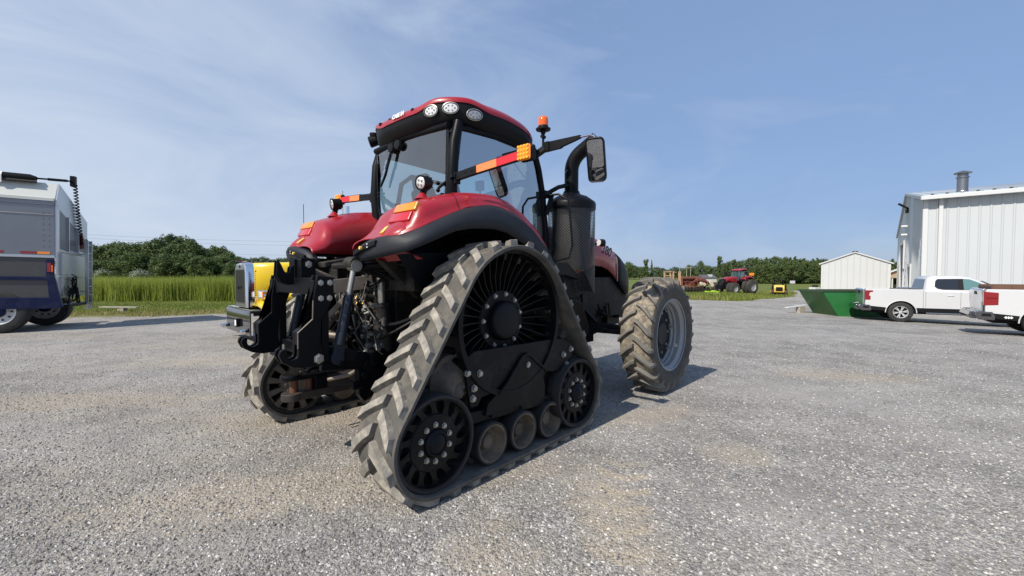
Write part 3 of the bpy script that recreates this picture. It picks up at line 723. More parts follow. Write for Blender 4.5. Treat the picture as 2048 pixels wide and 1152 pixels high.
# rear wiper
mb = MB(); mb.tube([(-.24, .22, 3.10), (-.235, .30, 2.95), (-.225, .40, 2.80), (-.225, .50, 2.68)], [.008, .012, .016, .012], 8)
for d in (-.03, .03): mb.tube([(-.235, .26 + d, 3.02), (-.235, .36 + d, 2.86)], .004, 5)
mb.lathe([(.055, 0), (.06, .03), (.05, .05), (.02, .055)], (-.20, .26, 3.07), (-1, 0, 0), 16); mb.lathe([(.055, 0), (.06, .03), (.05, .05), (.02, .055)], (-.20, .13, 3.08), (-1, 0, 0), 16)
mb.build('rear_wiper', BLKP, TR, 40)
mb = MB(); mb.tube([(-.21, -.55, 2.52), (-.20, -.62, 2.56), (-.19, -.66, 2.58)], .014, 8)
for z in (2.50, 2.57): mb.lathe([(.01, -.02), (.025, 0), (.01, .02)], (-.215, -.55, z), (0, 0, 1), 10)
mb.bar((-.2, -.40, 2.33), (-.19, -.60, 2.46), .04, .03); mb.build('window_handle', BLKP, TR, 40)
# black work lamp at the left rear roof corner, antenna unit
mb = MB(); ax = V((-.75, .55, -.3)).normalized(); mb.bar((-.05, .80, 3.26), (-.12, .86, 3.33), .04, .05); mb.lathe([(.03, -.07), (.06, -.05), (.068, .03), (.05, .04)], (-.12, .87, 3.29), ax, 20); mb.lathe([(.03, -.05), (.05, -.03), (.055, .03), (.02, .04)], (-.10, .86, 3.36), (0, 0, 1), 16)
mb.build('corner_lamp', BLKP, TR, 40)
mb = MB(); mb.bar((.0, .78, 3.12), (.0, .86, 3.05), .03, .05)
for k in range(7): mb.lathe([(.02, -.03), (.04, 0), (.02, .03)], (0 + .02 * (k % 2), .87 + .012 * k, 3.08 - .03 * k), (0, 1, .3), 8)
mb.build('sensor_bracket', BLKP, TR, 40)
# warning arms
for s in (-1, 1):
    mb = MB(); mb.bar((-.17, s * .74, 2.60), (-.17, s * 1.08, 2.625), .045, .075); mb.bar((-.17, s * 1.06, 2.625), (-.17, s * 1.60, 2.655), .028, .085)
    mb.bar((-.17, s * .70, 2.585), (-.20, s * .80, 2.605), .08, .03); mb.bar((-.17, s * .78, 2.59), (-.17, s * .80, 2.59), .07, .11)
    for o in (.93, 1.02): mb.cyl((-.19, s * o, 2.62), (-.20, s * o, 2.62), .009, n=6)
    arm = mb.build('warning_arm', BLKP, TR, 30, bevel=.004)
    mb = MB(); mb.bar((-.187, s * 1.08, 2.627), (-.187, s * 1.335, 2.641), .003, .068); mb.build('orange_tape', ORGR, arm)
    mb = MB(); mb.bar((-.187, s * 1.335, 2.641), (-.187, s * 1.585, 2.655), .003, .068); mb.build('red_tape', REDR, arm)
    mb = MB(); mb.box(-.165, -.115, s * 1.66 - .07, s * 1.66 + .07, 2.60, 2.735); mb.build('lamp_housing', BLKP, arm, 40, bevel=.02)
    mb = MB(); mb.box(-.205, -.165, s * 1.655 - .068, s * 1.655 + .068, 2.603, 2.733); al = mb.build('amber_lamp', AMBER, arm, 40, bevel=.02)
    mb = MB()
    for i in range(4):
        for j in range(4): mb.lathe([(.013, .0), (.011, .004), (.001, .006)], (-.205, s * 1.655 - .048 + .032 * i, 2.62 + .032 * j), (-1, 0, 0), 8)
    mb.build('lens_dot_pattern', mat('bright_amber_dot', (.9, .42, .03), .15) if s < 0 else bpy.data.materials['bright_amber_dot'], al)
# mirror and beacon on the right front pillar
mb = MB(); mb.bar((1.06, -.74, 3.06), (1.10, -.86, 3.13), .08, .06); mb.box(1.08, 1.14, -.92, -.84, 3.09, 3.20)
mb.prism([(-.92, 3.09), (-.92, 3.20), (-1.34, 3.185), (-1.34, 3.15), (-1.27, 3.135), (-1.10, 3.105), (-1.07, 3.09)], 'yz', 1.10, 1.135)
ma = mb.build('mirror_arm', BLKP, TR, 30, bevel=.005)
mb = MB(); mb.tube([(1.118, -1.33, 3.165), (1.13, -1.44, 3.165), (1.14, -1.49, 3.15), (1.15, -1.51, 3.10)], .012, 10); mb.build('mirror_rod', CHROME, ma)
mb = MB(); Mm = frame((1.17, -1.50, 2.895), (.25, -.97, -.03), (-.36, -.07, .93))
def rr_poly(w, h, r, n=6, tp=.0):
    p = []
    for cx, cy, a0 in ((w - r, h - r, 0), (-w + r, h - r, PI / 2), (-w + r, -h + r, PI), (w - r, -h + r, 1.5 * PI)):
        for k in range(n + 1):
            a = a0 + PI / 2 * k / n; y = cy + r * sin(a); p.append(((cx + r * cos(a)) * (1 - tp * (-y / h)), y))
    return p
mb.rings([[(x, y, z) for x, y in rr_poly(.100 * f, .235 * f, .05)] for f, z in ((.8, -.07), (.95, -.05), (1, -.02), (1, .012), (.97, .018), (.93, .012), (.93, .004))])
mb.xf(Mm); mr = mb.build('mirror', BLKP, ma, 40)
mb = MB(); mb.prism(rr_poly(.086, .145, .03), 'xy', .004, .007); mb.v = [(x, y + .068, z) for x, y, z in mb.v]; mb.xf(Mm).build('mirror_glass', MIRR, mr, 0)
mb = MB(); mb.prism(rr_poly(.083, .062, .025), 'xy', .004, .008); mb.v = [(x, y - .148, z + .02 * y) for x, y, z in mb.v]; mb.xf(Mm).build('wide_angle_glass', MIRR, mr, 0)
mb = MB(); BX, BY = 1.10, -.83
mb.cyl((BX, BY, 3.13), (BX, BY, 3.30), .014); mb.lathe([(.018, 3.29), (.035, 3.33), (.03, 3.335), (.085, 3.345), (.088, 3.362), (.06, 3.375), (.058, 3.395)], (BX, BY, 0), (0, 0, 1), 24); mb.cyl((BX - .03, BY, 3.27), (BX + .03, BY, 3.27), .02)
bc = mb.build('beacon_base', BLKP, TR, 40)
mb = MB().lathe([(.058, 3.395), (.058, 3.46), (.054, 3.49), (.04, 3.50), (.001, 3.502)], (BX, BY, 0), (0, 0, 1), 28); mb.build('beacon_lens', ORANGE, bc, 50)
# ---- rear linkage
def hook_poly():
    # side outline of one hitch leg with its lower hook (x, z)
    up = [(-1.40, 1.66), (-1.27, 1.645), (-1.265, 1.50), (-1.30, 1.41), (-1.37, 1.31), (-1.38, 1.1), (-1.38, .93), (-1.52, .93), (-1.60, .95), (-1.67, .995), (-1.695, 1.05), (-1.685, 1.085), (-1.655, 1.10), (-1.64, 1.09)]
    th = [(-1.60 + .045 * cos(a), 1.05 + .045 * sin(a)) for a in [PI * .95 + k * (PI * 1.05) / 7 for k in range(8)]]
    return up + th + [(-1.553, 1.10), (-1.555, 1.21), (-1.44, 1.31), (-1.435, 1.46)]
qh = None
for s in (-1, 1):
    sd = lambda mb: mb if s < 0 else mb.mirror()
    mb = MB(); mb.prism(hook_poly(), 'xz', -.525, -.49); mb.prism(hook_poly(), 'xz', -.435, -.405)
    mb.prism([(-1.42, 1.62), (-1.40, 1.62), (-1.41, 1.33), (-1.53, 1.20), (-1.535, 1.11), (-1.55, 1.11), (-1.55, 1.215), (-1.435, 1.315)], 'xz', -.50, -.42)
    mb.box(-1.36, -1.30, -.50, -.42, .96, 1.6)
    leg = sd(mb).build('quick_hitch_leg', BLK, TR, 30, bevel=.007)
    mb = MB(); mb.tube([(-1.437, -.527, 1.46), (-1.443, -.527, 1.312), (-1.557, -.527, 1.213), (-1.558, -.527, 1.09)], .006, 6); sd(mb).build('bare_edge', WORN, leg)
    for x, z, r in ((-1.375, 1.60, 1.1), (-1.30, 1.60, 1.1), (-1.375, 1.475, 1.1), (-1.305, 1.475, 1.1), (-1.40, .99, 1.9)):
        b = put_bolt(BOLT, leg, x, .526, z, s, 'pin_head'); b.scale = (r, r * .6, r)
    mb = MB(); mb.bar((-1.30, -.40, 1.02), (-1.05, -.47, .96), .06, .10); mb.prism([(-1.34, 1.04), (-1.20, 1.04), (-1.20, .90), (-1.34, .90)], 'xz', -.37, -.34); sd(mb).build('hitch_lug', BLK, leg, 30, bevel=.006)
    b = put_bolt(BOLT, leg, -1.36, .375, 1.0, s, 'pin_head'); b.scale = (1.8, .8, 1.8); b.rotation_euler = (0, 0, -PI / 2)
    b.location = (-1.345, s * .355, .975)
    # lower link arm
    mb = MB(); mb.bar((-1.36, -.47, .95), (-.95, -.44, .90), .045, .15); mb.bar((-.97, -.44, .90), (-.35, -.36, .76), .045, .13, (0, 0, 1), .06, .15)
    mb.cyl((-1.22, -.53, .93), (-1.22, -.40, .93), .03); mb.lathe([(.05, -.04), (.05, .04)], (-.93, -.44, .86), (0, 1, 0), 14)
    sd(mb).build('lower_link', BLK, TR, 30, bevel=.008)
    # lift rod with its turnbuckle
    mb = MB(); a = V((-1.075, -.50, 1.74)); b_ = V((-1.24, -.50, .97)); d = b_ - a
    mb.tube([a + d * .32, a + d * .36, a + d * .72], [.034, .041, .041], 16); mb.tube([a + d * .72, a + d * .86], .045, 16)
    mb.bar(a + d * .84, a + d * .97, .05, .09); mb.lathe([(.055, -.03), (.055, .03)], b_, (0, 1, 0), 16)
    lr = sd(mb).build('lift_rod', mat('dark_blue_black_paint', (.014, .019, .032), .4) if s < 0 else bpy.data.materials['dark_blue_black_paint'], TR, 40, bevel=.004)
    mb = MB(); mb.lathe([(.05, -.045), (.05, .045)], a, (0, 1, 0), 16); mb.tube([a + d * .02, a + d * .34], .024, 12); sd(mb).build('threaded_rod', STEEL, lr, 40)
    # upper rocker arm
    mb = MB(); mb.bar((-.45, -.36, 1.62), (-1.075, -.47, 1.76), .05, .16, (0, 0, 1), .05, .09); mb.lathe([(.08, -.06), (.08, .06)], (-.45, -.36, 1.62), (0, 1, 0), 16); mb.lathe([(.06, -.07), (.06, .07)], (-1.075, -.47, 1.76), (0, 1, 0), 16)
    sd(mb).build('rocker_arm', CAST, TR, 30, bevel=.012)
    # lift cylinder
    mb = MB(); mb.cyl((-.72, -.36, .95), (-.735, -.36, 1.37), .085, n=22); mb.cyl((-.735, -.36, 1.36), (-.735, -.36, 1.40), .092, n=22); lc = sd(mb).build('lift_cylinder', CAST, TR, 40, bevel=.006)
    mb = MB(); mb.cyl((-.735, -.36, 1.38), (-.75, -.37, 1.64), .035, n=14); sd(mb).build('piston_rod', STEEL, lc, 40)
    # sway block and stabiliser plate below
    mb = MB(); mb.prism([(-1.03, .83), (-.80, .83), (-.80, .62), (-.97, .53), (-1.02, .60)], 'xz', -.46, -.38); mb.prism([(-.86, .98), (-.6, .98), (-.45, .60), (-.86, .60)], 'xz', -.44, -.30)
    mb.bar((-1.0, -.47, .70), (-1.10, -.47, .70), .06, .07); mb.lathe([(.03, -.02), (.03, .02)], (-.98, -.47, .78), (0, 1, 0), 12)
    mb.box(-.93, -.86, -.50, -.43, .86, .96)
    sd(mb).build('sway_block', BLK, TR, 30, bevel=.01)
mb = MB()
mb.prism([(-.44, 1.64), (.44, 1.64), (.40, 1.48), (.32, 1.50), (-.32, 1.50), (-.40, 1.48)], 'yz', -1.40, -1.30)
mb.build('hitch_crossbar', BLK, TR, 30, bevel=.008)
MB().bar((-1.33, -.40, 1.0), (-1.33, .40, 1.0), .05, .10).build('hitch_crossbar', BLK, TR, 30, bevel=.008)
mb = MB()
for y in (-.035, .02):
    mb.prism([(-1.53, 1.80), (-1.50, 1.76), (-1.475, 1.70), (-1.455, 1.675), (-1.43, 1.69), (-1.425, 1.73), (-1.38, 1.765), (-1.34, 1.75), (-1.36, 1.585), (-1.44, 1.575), (-1.505, 1.60), (-1.54, 1.66)], 'xz', y, y + .016)
mb.box(-1.395, -1.36, -.045, .045, 1.57, 1.80)
mb.build('top_hook', BLK, TR, 30, bevel=.005)
mb = MB(); mb.prism([(-1.37, 1.815), (-1.25, 1.805), (-1.245, 1.64), (-1.36, 1.64)], 'xz', -.135, -.11); mb.prism([(-1.37, 1.815), (-1.25, 1.805), (-1.245, 1.64), (-1.36, 1.64)], 'xz', .11, .135)
mb.box(-1.375, -1.355, -.135, .135, 1.64, 1.80); tb = mb.build('top_bracket', BLK, TR, 30, bevel=.006)
b = put_bolt(BOLT, tb, -1.31, .136, 1.755, -1, 'pin_head'); b.scale = (1.4, .7, 1.4)
mb = MB(); mb.tube([(-1.28, 0, 1.72), (-1.05, 0, 1.62)], .035, 12); mb.tube([(-1.05, 0, 1.62), (-.75, 0, 1.50)], .026, 12); mb.lathe([(.05, -.05), (.05, .05)], (-1.28, 0, 1.72), (0, 1, 0), 14)
mb.lathe([(.06, -.06), (.06, .06)], (-.72, 0, 1.48), (0, 1, 0), 14); mb.tube([(-1.06, -.03, 1.63), (-1.10, -.10, 1.50), (-1.16, -.08, 1.58)], .008, 6)
mb.build('top_link', WORN, TR, 40)
# drawbar with its clevis and pin
mb = MB(); mb.bar((-1.44, 0, .585), (-.3, 0, .60), .13, .07); mb.lathe([(.085, -.035), (.085, .035)], (-1.42, 0, .585), (0, 0, 1), 20)
mb.bar((-1.20, 0, .66), (-.7, 0, .665), .10, .09, (0, 0, 1), .2, .12); mb.tube([(-1.1, .08, .70), (-.85, .14, .75), (-.7, .14, .72)], .03, 8)
db = mb.build('drawbar', mat('brown_worn_drawbar', (.035, .03, .027), .6, .3, var=.35, dust=.4, dcol=(.15, .11, .08)), TR, 40, bevel=.01)
mb = MB(); mb.lathe([(.085, .735), (.09, .75), (.09, .775), (.08, .785), (.02, .785)], (-1.42, 0, 0), (0, 0, 1), 22); mb.bar((-1.42, 0, .755), (-1.14, 0, .75), .15, .045); mb.box(-1.24, -1.13, -.075, .075, .62, .77)
mb.tube([(-1.3, -.03, .79), (-1.22, 0, .83), (-1.14, .02, .79)], .022, 8); mb.build('hammer_strap', BLK, db, 40, bevel=.008)
mb = MB().cyl((-1.40, 0, .60), (-1.40, 0, .75), .036, n=16); mb.cyl((-1.27, 0, .60), (-1.27, 0, .75), .032, n=12); mb.build('drawbar_pin', mat('rusty_pin', (.16, .07, .04), .6, .4, var=.3), db, 40)
# rear housing, valves, hoses
mb = MB(); mb.box(-.60, -.2, -.38, .38, .62, 1.62); mb.box(-.66, -.58, -.24, .24, .72, 1.10); mb.cyl((-.66, 0, .88), (-.84, 0, .88), .045, n=16); mb.lathe([(.14, 0), (.13, .06), (.08, .08)], (-.66, 0, .88), (-1, 0, 0), 20)
mb.box(-.75, -.3, -.9, -.5, 1.52, 1.80); mb.box(-.75, -.3, .5, .9, 1.52, 1.80); mb.box(-.2, 0, -1.0, 1.0, 1.50, 1.95)
mb.prism([(-1.0, 1.79), (-.45, 1.79), (-.45, 1.45), (-.62, 1.45)], 'xz', -.78, -.70)
mb.build('rear_housing', CAST, TR, 30, bevel=.015)
# inner wall panels of the fenders (dark, behind the linkage)
for s in (-1, 1):
    mb = MB(); mb.prism([(-.95, 1.83), (.9, 1.95), (.9, 1.2), (-.2, 1.2), (-.7, 1.5)], 'xz', s * .97 - .01, s * .97 + .01); mb.box(-.8, .9, s * .62 - .35, s * .62 + .35, 1.83, 1.87) if 0 else None
    mb.bar((-.78, s * .62, 1.62), (-.78, s * .62, 2.0), .05, .05); mb.tube([(-.98, s * .50, 1.74), (-.85, s * .7, 1.755), (-.7, s * .94, 1.76)], .03, 10)
    mb.bar((-.62, s * .90, 1.30), (-.62, s * .90, 1.76), .05, .09)
    mb.build('fender_support', BLK, TR, 40)
    mb = MB(); mb.add([(-1.0, s * .72, 1.80), (-.86, s * .94, 1.86), (-.74, s * 1.02, 1.80), (-.95, s * .74, 1.775), (-.8, s * .8, 1.79)], [(0, 1, 2, 4, 3)]); mb.build('red_gusset', RED, TR, 0, solid=.01)
mb = MB()
for i in range(5):
    y = -.30 + .135 * i
    mb.box(-.80, -.6, y - .055, y + .055, 1.28, 1.52)
    for j in range(2):
        z = 1.34 + .11 * j; mb.cyl((-.80, y, z), (-.86, y, z), .034, n=12); mb.lathe([(.04, 0), (.042, .02), (.03, .03)], (-.86, y, z), (-1, 0, 0), 12)
    mb.bar((-.82, y, 1.56), (-.88, y, 1.60), .08, .05)
vb = mb.build('hydraulic_valve', CAST, TR, 35, bevel=.006)
mb = MB()
for i in range(5):
    y = -.30 + .135 * i
    for j in range(2): mb.cyl((-.88, y, 1.34 + .11 * j), (-.90, y, 1.34 + .11 * j), .016, n=10)
mb.build('hose_coupler', STEEL, vb, 40)
mb = MB()
for y, z in ((-.17, 1.46), (-.17, 1.40), (-.3, 1.42), (.1, 1.38)): mb.cyl((-.88, y, z), (-.90, y - .01, z - .03), .014, n=10)
mb.build('brass_fitting', BRASS, vb, 40)
rnd = random.Random(5)
hs = MB()
def hang(a, b, sag, r, n=9):
    a = V(a); b = V(b); hs.tube([a.lerp(b, k / n) + V((-.08 * sin(PI * k / n), 0, -sag * sin(PI * k / n))) for k in range(n + 1)], r, 7)
hang((-.76, -.34, 1.26), (-.55, -.75, 1.32), .08, .016); hang((-.80, -.32, 1.05), (-.5, -.80, 1.34), .05, .014); hang((-.86, -.2, 1.55), (-.6, -.55, 1.74), .06, .018)
hang((-.86, 0, 1.36), (-.65, .30, 1.0), .16, .017); hang((-.86, .15, 1.34), (-.6, .35, .9), .2, .016); hang((-.86, -.1, 1.34), (-.66, -.2, .8), .1, .016)
hang((-.62, -.9, 1.72), (-.5, -.45, 1.75), .10, .02); hang((-.60, -.85, 1.64), (-.4, -.5, 1.60), .12, .02); hang((-.86, .24, 1.45), (-.5, .6, 1.7), .1, .018)
for k in range(14):
    a = (-.84 + rnd.uniform(-.04, .1), rnd.uniform(-.38, .38), rnd.uniform(1.1, 1.72)); b = (-.6 + rnd.uniform(-.1, .1), a[1] + rnd.uniform(-.3, .3), a[2] + rnd.uniform(-.45, .1))
    hang(a, b, rnd.uniform(.02, .14), rnd.uniform(.008, .018))
for k in range(8):
    y = -.5 - .05 * k; hang((-.9 + .05 * k, -.42, 1.76 - .02 * k), (-.55, y, 1.72 - .03 * k), .05, .012)
hs.build('hydraulic_hose', BLKP, TR, 50)
mb = MB(); mb.box(-.80, -.76, -.20, -.10, 1.02, 1.30); mb.tube([(-.86, -.05, 1.28), (-.83, -.12, 1.0), (-.78, -.15, .90)], .02, 8); mb.box(-.82, -.70, -.30, -.19, .86, .98)
mb.lathe([(.001, 0), (.05, .01), (.055, .11), (.04, .125), (.001, .13)], (-.80, -.26, .90), (0, 0, 1), 14)
for k in range(5): mb.lathe([(.018, 0), (.018, .012)], (-.80, -.15, 1.06 + .05 * k), (-1, 0, 0), 10)
mb.build('remote_coupler_block', mat('grey_cast_metal', (.11, .11, .105), .5, .4, var=.4, vscale=12), TR, 35, bevel=.006)
mb = MB()
for s in (-1, 1):
    mb.tube([(-.75, s * .28, .86), (-1.0, s * .22, .74), (-1.14, s * .10, .70)], .02, 8)
mb.tube([(-.9, .2, 1.3), (-.95, .3, 1.15), (-1.0, .36, 1.02), (-1.15, .40, .98)], .03, 8)
mb.tube([(-.9, -.02, 1.06), (-1.02, .12, 1.08), (-1.1, .26, 1.20), (-1.06, .30, 1.32)], .035, 10)
mb.bar((-1.2, .3, 1.0), (-.8, .0, 1.55), .03, .05); mb.bar((-1.2, -.2, 1.55), (-.8, -.3, 1.6), .05, .12)
mb.build('linkage_bar', WORN, TR, 40, bevel=.004)
mb = MB(); mb.lathe([(.06, -.08), (.07, 0), (.06, .08)], (-.72, 0, 1.75), (0, 1, 0), 14); mb.tube([(-.72, -.4, 1.70), (-.72, .4, 1.70)], .055, 14); mb.box(-.95, -.6, .10, .28, 1.58, 1.74); mb.bar((-1.0, .33, 1.76), (-.62, .30, 1.83), .20, .06); mb.bar((-1.0, -.05, 1.74), (-.6, .05, 1.82), .22, .05)
mb.build('rockshaft', CAST, TR, 35, bevel=.015)

rnd = random.Random(17)
for nm, m, n, r0, r1 in (('steel_fitting', WORN, 34, .009, .022), ('grey_fitting', mat('grey_fitting_paint', (.16, .16, .15), .5, .4, var=.4, vscale=20), 30, .012, .03)):
    proto = MB().lathe([(1, 0), (1, 1.6), (.7, 1.6), (.7, 3.2)], (0, 0, 0), (0, 0, 1), 8).mesh(nm, m, 30)
    for k in range(n):
        p = V((-.86 + rnd.uniform(-.03, .10), rnd.uniform(-.52, .40), rnd.uniform(.92, 1.74))); d = V((rnd.uniform(-1, .2), rnd.uniform(-.8, .8), rnd.uniform(-1, 1))).normalized(); r = rnd.uniform(r0, r1)
        o = bpy.data.objects.new(nm, proto); COL.objects.link(o); o.parent = bpy.data.objects['hydraulic_valve']; o.location = p; o.rotation_euler = d.to_track_quat('Z', 'Y').to_euler(); o.scale = (r, r, r)
mb = MB()
for k in range(10):
    y = rnd.uniform(-.5, .35); z = rnd.uniform(1.05, 1.7); mb.tube([(-.88, y, z), (-.92, y + rnd.uniform(-.12, .12), z - rnd.uniform(.05, .25)), (-.84, y + rnd.uniform(-.2, .2), z - rnd.uniform(.1, .45))], .006, 6)
mb.build('cable_tie_loop', mat('dull_wire', (.10, .10, .095), .5), bpy.data.objects['hydraulic_valve'], 40)
SKY_DUST = .8; CLOUD = .88; CLOUDCOL = (2.05, 3.1, 5.3, 1); SKYS = .12; SUNS = 4.9; EXPO = .10
# ------------------------------------------------------------------ terrain
def gz(x, y):
    a = -.031 * max(0, min(x, 33) - 3) * ss(4, 20, y)
    b = -.20 * ss(24, 55, y) * ss(0, 22, x)
    c = -.15 * ss(20, 26, y) * ss(2, -8, x)
    return a + b + c
EDGE = [(-400, 14), (-40, 15.5), (-16.1, 16.2), (-11.9, 17.7), (-4, 20), (3, 25), (9, 33), (18, 33.8), (21, 37), (24, 41), (30, 47), (35, 53), (40, 60), (46, 70), (400, 90)]
def axis(lo, hi, a, b, st):
    v = []; x = a
    while x < b + 1e-6: v.append(x); x += st
    s_ = st; x = b
    while x < hi: s_ *= 1.35; x += s_; v.append(min(x, hi))
    s_ = st; x = a
    while x > lo: s_ *= 1.35; x -= s_; v.insert(0, max(x, lo))
    return v
gx = axis(-1500, 1500, -34, 46, 1.0); gy = axis(-40, 2500, -6, 66, 1.0)
mb = MB(); mb.grid([[(x, y, gz(x, y)) for x in gx] for y in gy])
def ground_mat():
    m, nt, b, N, L = newmat('gravel_and_grass'); b.inputs['Roughness'].default_value = .95; b.inputs['Specular IOR Level'].default_value = .15
    tc = N.new('ShaderNodeTexCoord'); O = tc.outputs['Object']
    def noise(s, d=5, r=.6, vec=O):
        n = N.new('ShaderNodeTexNoise'); n.inputs['Scale'].default_value = s; n.inputs['Detail'].default_value = d; n.inputs['Roughness'].default_value = r; L.new(vec, n.inputs['Vector']); return n.outputs['Fac']
    def rng(v, a, b_, c=0, d=1):
        r = N.new('ShaderNodeMapRange'); r.inputs['From Min'].default_value = a; r.inputs['From Max'].default_value = b_; r.inputs['To Min'].default_value = c; r.inputs['To Max'].default_value = d; L.new(v, r.inputs['Value']); return r.outputs['Result']
    def mixc(f, a, b_):
        x = N.new('ShaderNodeMix'); x.data_type = 'RGBA'
        for k, v in (('Factor', f), ('A', a), ('B', b_)):
            if isinstance(v, tuple): x.inputs[k].default_value = (*v, 1)
            elif isinstance(v, float): x.inputs[k].default_value = v
            else: L.new(v, x.inputs[k])
        return x.outputs['Result']
    def vor(s, feat='F1'):
        v = N.new('ShaderNodeTexVoronoi'); v.inputs['Scale'].default_value = s; v.feature = feat; L.new(O, v.inputs['Vector']); return v
    def math_(op, a, b_):
        x = N.new('ShaderNodeMath'); x.operation = op
        for i, v in enumerate((a, b_)):
            if isinstance(v, (int, float)): x.inputs[i].default_value = v
            else: L.new(v, x.inputs[i])
        return x.outputs[0]
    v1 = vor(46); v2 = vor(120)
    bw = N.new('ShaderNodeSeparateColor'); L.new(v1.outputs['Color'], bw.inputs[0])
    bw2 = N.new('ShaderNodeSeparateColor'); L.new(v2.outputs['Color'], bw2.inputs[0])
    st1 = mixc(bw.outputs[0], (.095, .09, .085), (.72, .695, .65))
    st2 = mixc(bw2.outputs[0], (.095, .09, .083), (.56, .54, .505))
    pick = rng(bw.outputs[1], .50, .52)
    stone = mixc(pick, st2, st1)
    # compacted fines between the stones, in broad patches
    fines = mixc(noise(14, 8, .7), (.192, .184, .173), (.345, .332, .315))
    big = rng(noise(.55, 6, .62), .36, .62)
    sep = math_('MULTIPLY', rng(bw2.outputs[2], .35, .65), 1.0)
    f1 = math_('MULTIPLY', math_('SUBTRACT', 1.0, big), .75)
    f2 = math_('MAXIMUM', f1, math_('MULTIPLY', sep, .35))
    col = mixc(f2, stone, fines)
    # brown dust patches, stretched along the driving lane
    mp = N.new('ShaderNodeMapping'); mp.inputs['Rotation'].default_value = (0, 0, .22); mp.inputs['Scale'].default_value = (.22, 1.0, 1); L.new(O, mp.inputs['Vector'])
    br = rng(noise(.80, 7, .62, mp.outputs['Vector']), .40, .62)
    sx = N.new('ShaderNodeSeparateXYZ'); L.new(O, sx.inputs[0])
    lane = rng(sx.outputs['X'], 2.5, -2.5)
    brf = math_('MULTIPLY', br, math_('MULTIPLY_ADD', lane, .5)) if 0 else math_('MULTIPLY', br, math_('ADD', math_('MULTIPLY', lane, .52), .14))
    col = mixc(brf, col, mixc(noise(30, 5), (.29, .245, .19), (.44, .385, .315)))
    col = mixc(math_('MULTIPLY', rng(noise(1.4, 6, .62), .40, .64), .55), col, (.15, .143, .135))
    # dusty patches worn into the yard
    dust = None
    for px, py, ra, rb, an in ((.70, 2.95, .30, .75, .15), (-.35, 3.6, .8, .35, .3), (-2.3, 4.9, 1.6, .5, .2), (-5.6, 8.2, 1.6, .5, .1), (-3.6, 8.4, 1.0, .35, .1), (-1.9, 3.2, 1.2, .4, .25), (2.1, 3.9, .35, .3, 0), (1.5, 5.0, .9, .3, .3), (-.1, 2.35, .35, .6, .1), (5.5, 7.0, 1.2, .5, -.2), (-6, 5.5, 2.5, .5, .12)):
        q = N.new('ShaderNodeMapping'); q.vector_type = 'TEXTURE'; q.inputs['Location'].default_value = (px, py, 0); q.inputs['Rotation'].default_value = (0, 0, an); q.inputs['Scale'].default_value = (ra, rb, 1); L.new(O, q.inputs['Vector'])
        ln = N.new('ShaderNodeVectorMath'); ln.operation = 'LENGTH'; L.new(q.outputs['Vector'], ln.inputs[0])
        e = rng(math_('ADD', ln.outputs['Value'], math_('MULTIPLY', math_('SUBTRACT', noise(3.5, 6, .65), .5), 2.2)), 1.15, .55)
        dust = e if dust is None else math_('MAXIMUM', dust, e)
    col = mixc(math_('MULTIPLY', dust, .62), col, mixc(noise(26, 6, .7), (.30, .25, .185), (.50, .44, .35)))
    dl = rng(noise(.30, 5, .6, mp.outputs['Vector']), .42, .64)
    col = mixc(math_('MULTIPLY', dl, .45), col, (.44, .42, .39))
    # chevron print of a tractor tyre pressed into the dust
    q = N.new('ShaderNodeMapping'); q.vector_type = 'TEXTURE'; q.inputs['Location'].default_value = (.77, 3.0, 0); q.inputs['Rotation'].default_value = (0, 0, -.30); L.new(O, q.inputs['Vector'])
    qs = N.new('ShaderNodeSeparateXYZ'); L.new(q.outputs['Vector'], qs.inputs[0])
    av = math_('ABSOLUTE', qs.outputs['X'], 0); ph = math_('FRACT', math_('MULTIPLY', math_('ADD', qs.outputs['Y'], math_('MULTIPLY', av, -.55)), 3.9), 0)
    ph = math_('ADD', ph, math_('MULTIPLY', math_('SUBTRACT', noise(9, 6, .7), .5), .9))
    cm_ = math_('MULTIPLY', rng(ph, .48, .62), rng(av, .24, .17)); cm_ = math_('MULTIPLY', cm_, rng(math_('ABSOLUTE', qs.outputs['Y'], 0), .95, .6))
    col = mixc(math_('MULTIPLY', cm_, .75), col, mixc(noise(40, 4), (.34, .28, .20), (.52, .45, .35)))
    # grass soil
    g1 = mixc(noise(.6, 7, .65), (.07, .11, .02), (.17, .20, .05)); g2 = mixc(rng(noise(1.7, 8, .7), .5, .68), g1, (.20, .17, .075))
    at = N.new('ShaderNodeAttribute'); at.attribute_name = 'edge'
    ee = math_('ADD', at.outputs['Fac'], math_('MULTIPLY', math_('SUBTRACT', noise(.9, 6, .65), .5), 3.2))
    gmask = rng(ee, -.35, .25)
    dry = rng(at.outputs['Fac'], -3.0, -.3)
    g2 = mixc(math_('MULTIPLY', dry, .55), g2, (.21, .18, .085))
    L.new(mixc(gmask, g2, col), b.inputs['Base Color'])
    h = math_('ADD', math_('MULTIPLY', v1.outputs['Distance'], -.9), math_('MULTIPLY', v2.outputs['Distance'], -.45))
    h = math_('MULTIPLY', h, math_('SUBTRACT', 1.0, math_('MULTIPLY', f2, .7)))
    bp = N.new('ShaderNodeBump'); bp.inputs['Strength'].default_value = .9; bp.inputs['Distance'].default_value = .02; L.new(h, bp.inputs['Height'])
    bp2 = N.new('ShaderNodeBump'); bp2.inputs['Strength'].default_value = .5; bp2.inputs['Distance'].default_value = .08; L.new(noise(2.6, 6, .6), bp2.inputs['Height']); L.new(bp2.outputs['Normal'], bp.inputs['Normal'])
    L.new(bp.outputs['Normal'], b.inputs['Normal'])
    return m
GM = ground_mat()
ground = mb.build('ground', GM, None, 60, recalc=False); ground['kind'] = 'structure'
at = ground.data.attributes.new('edge', 'FLOAT', 'POINT')
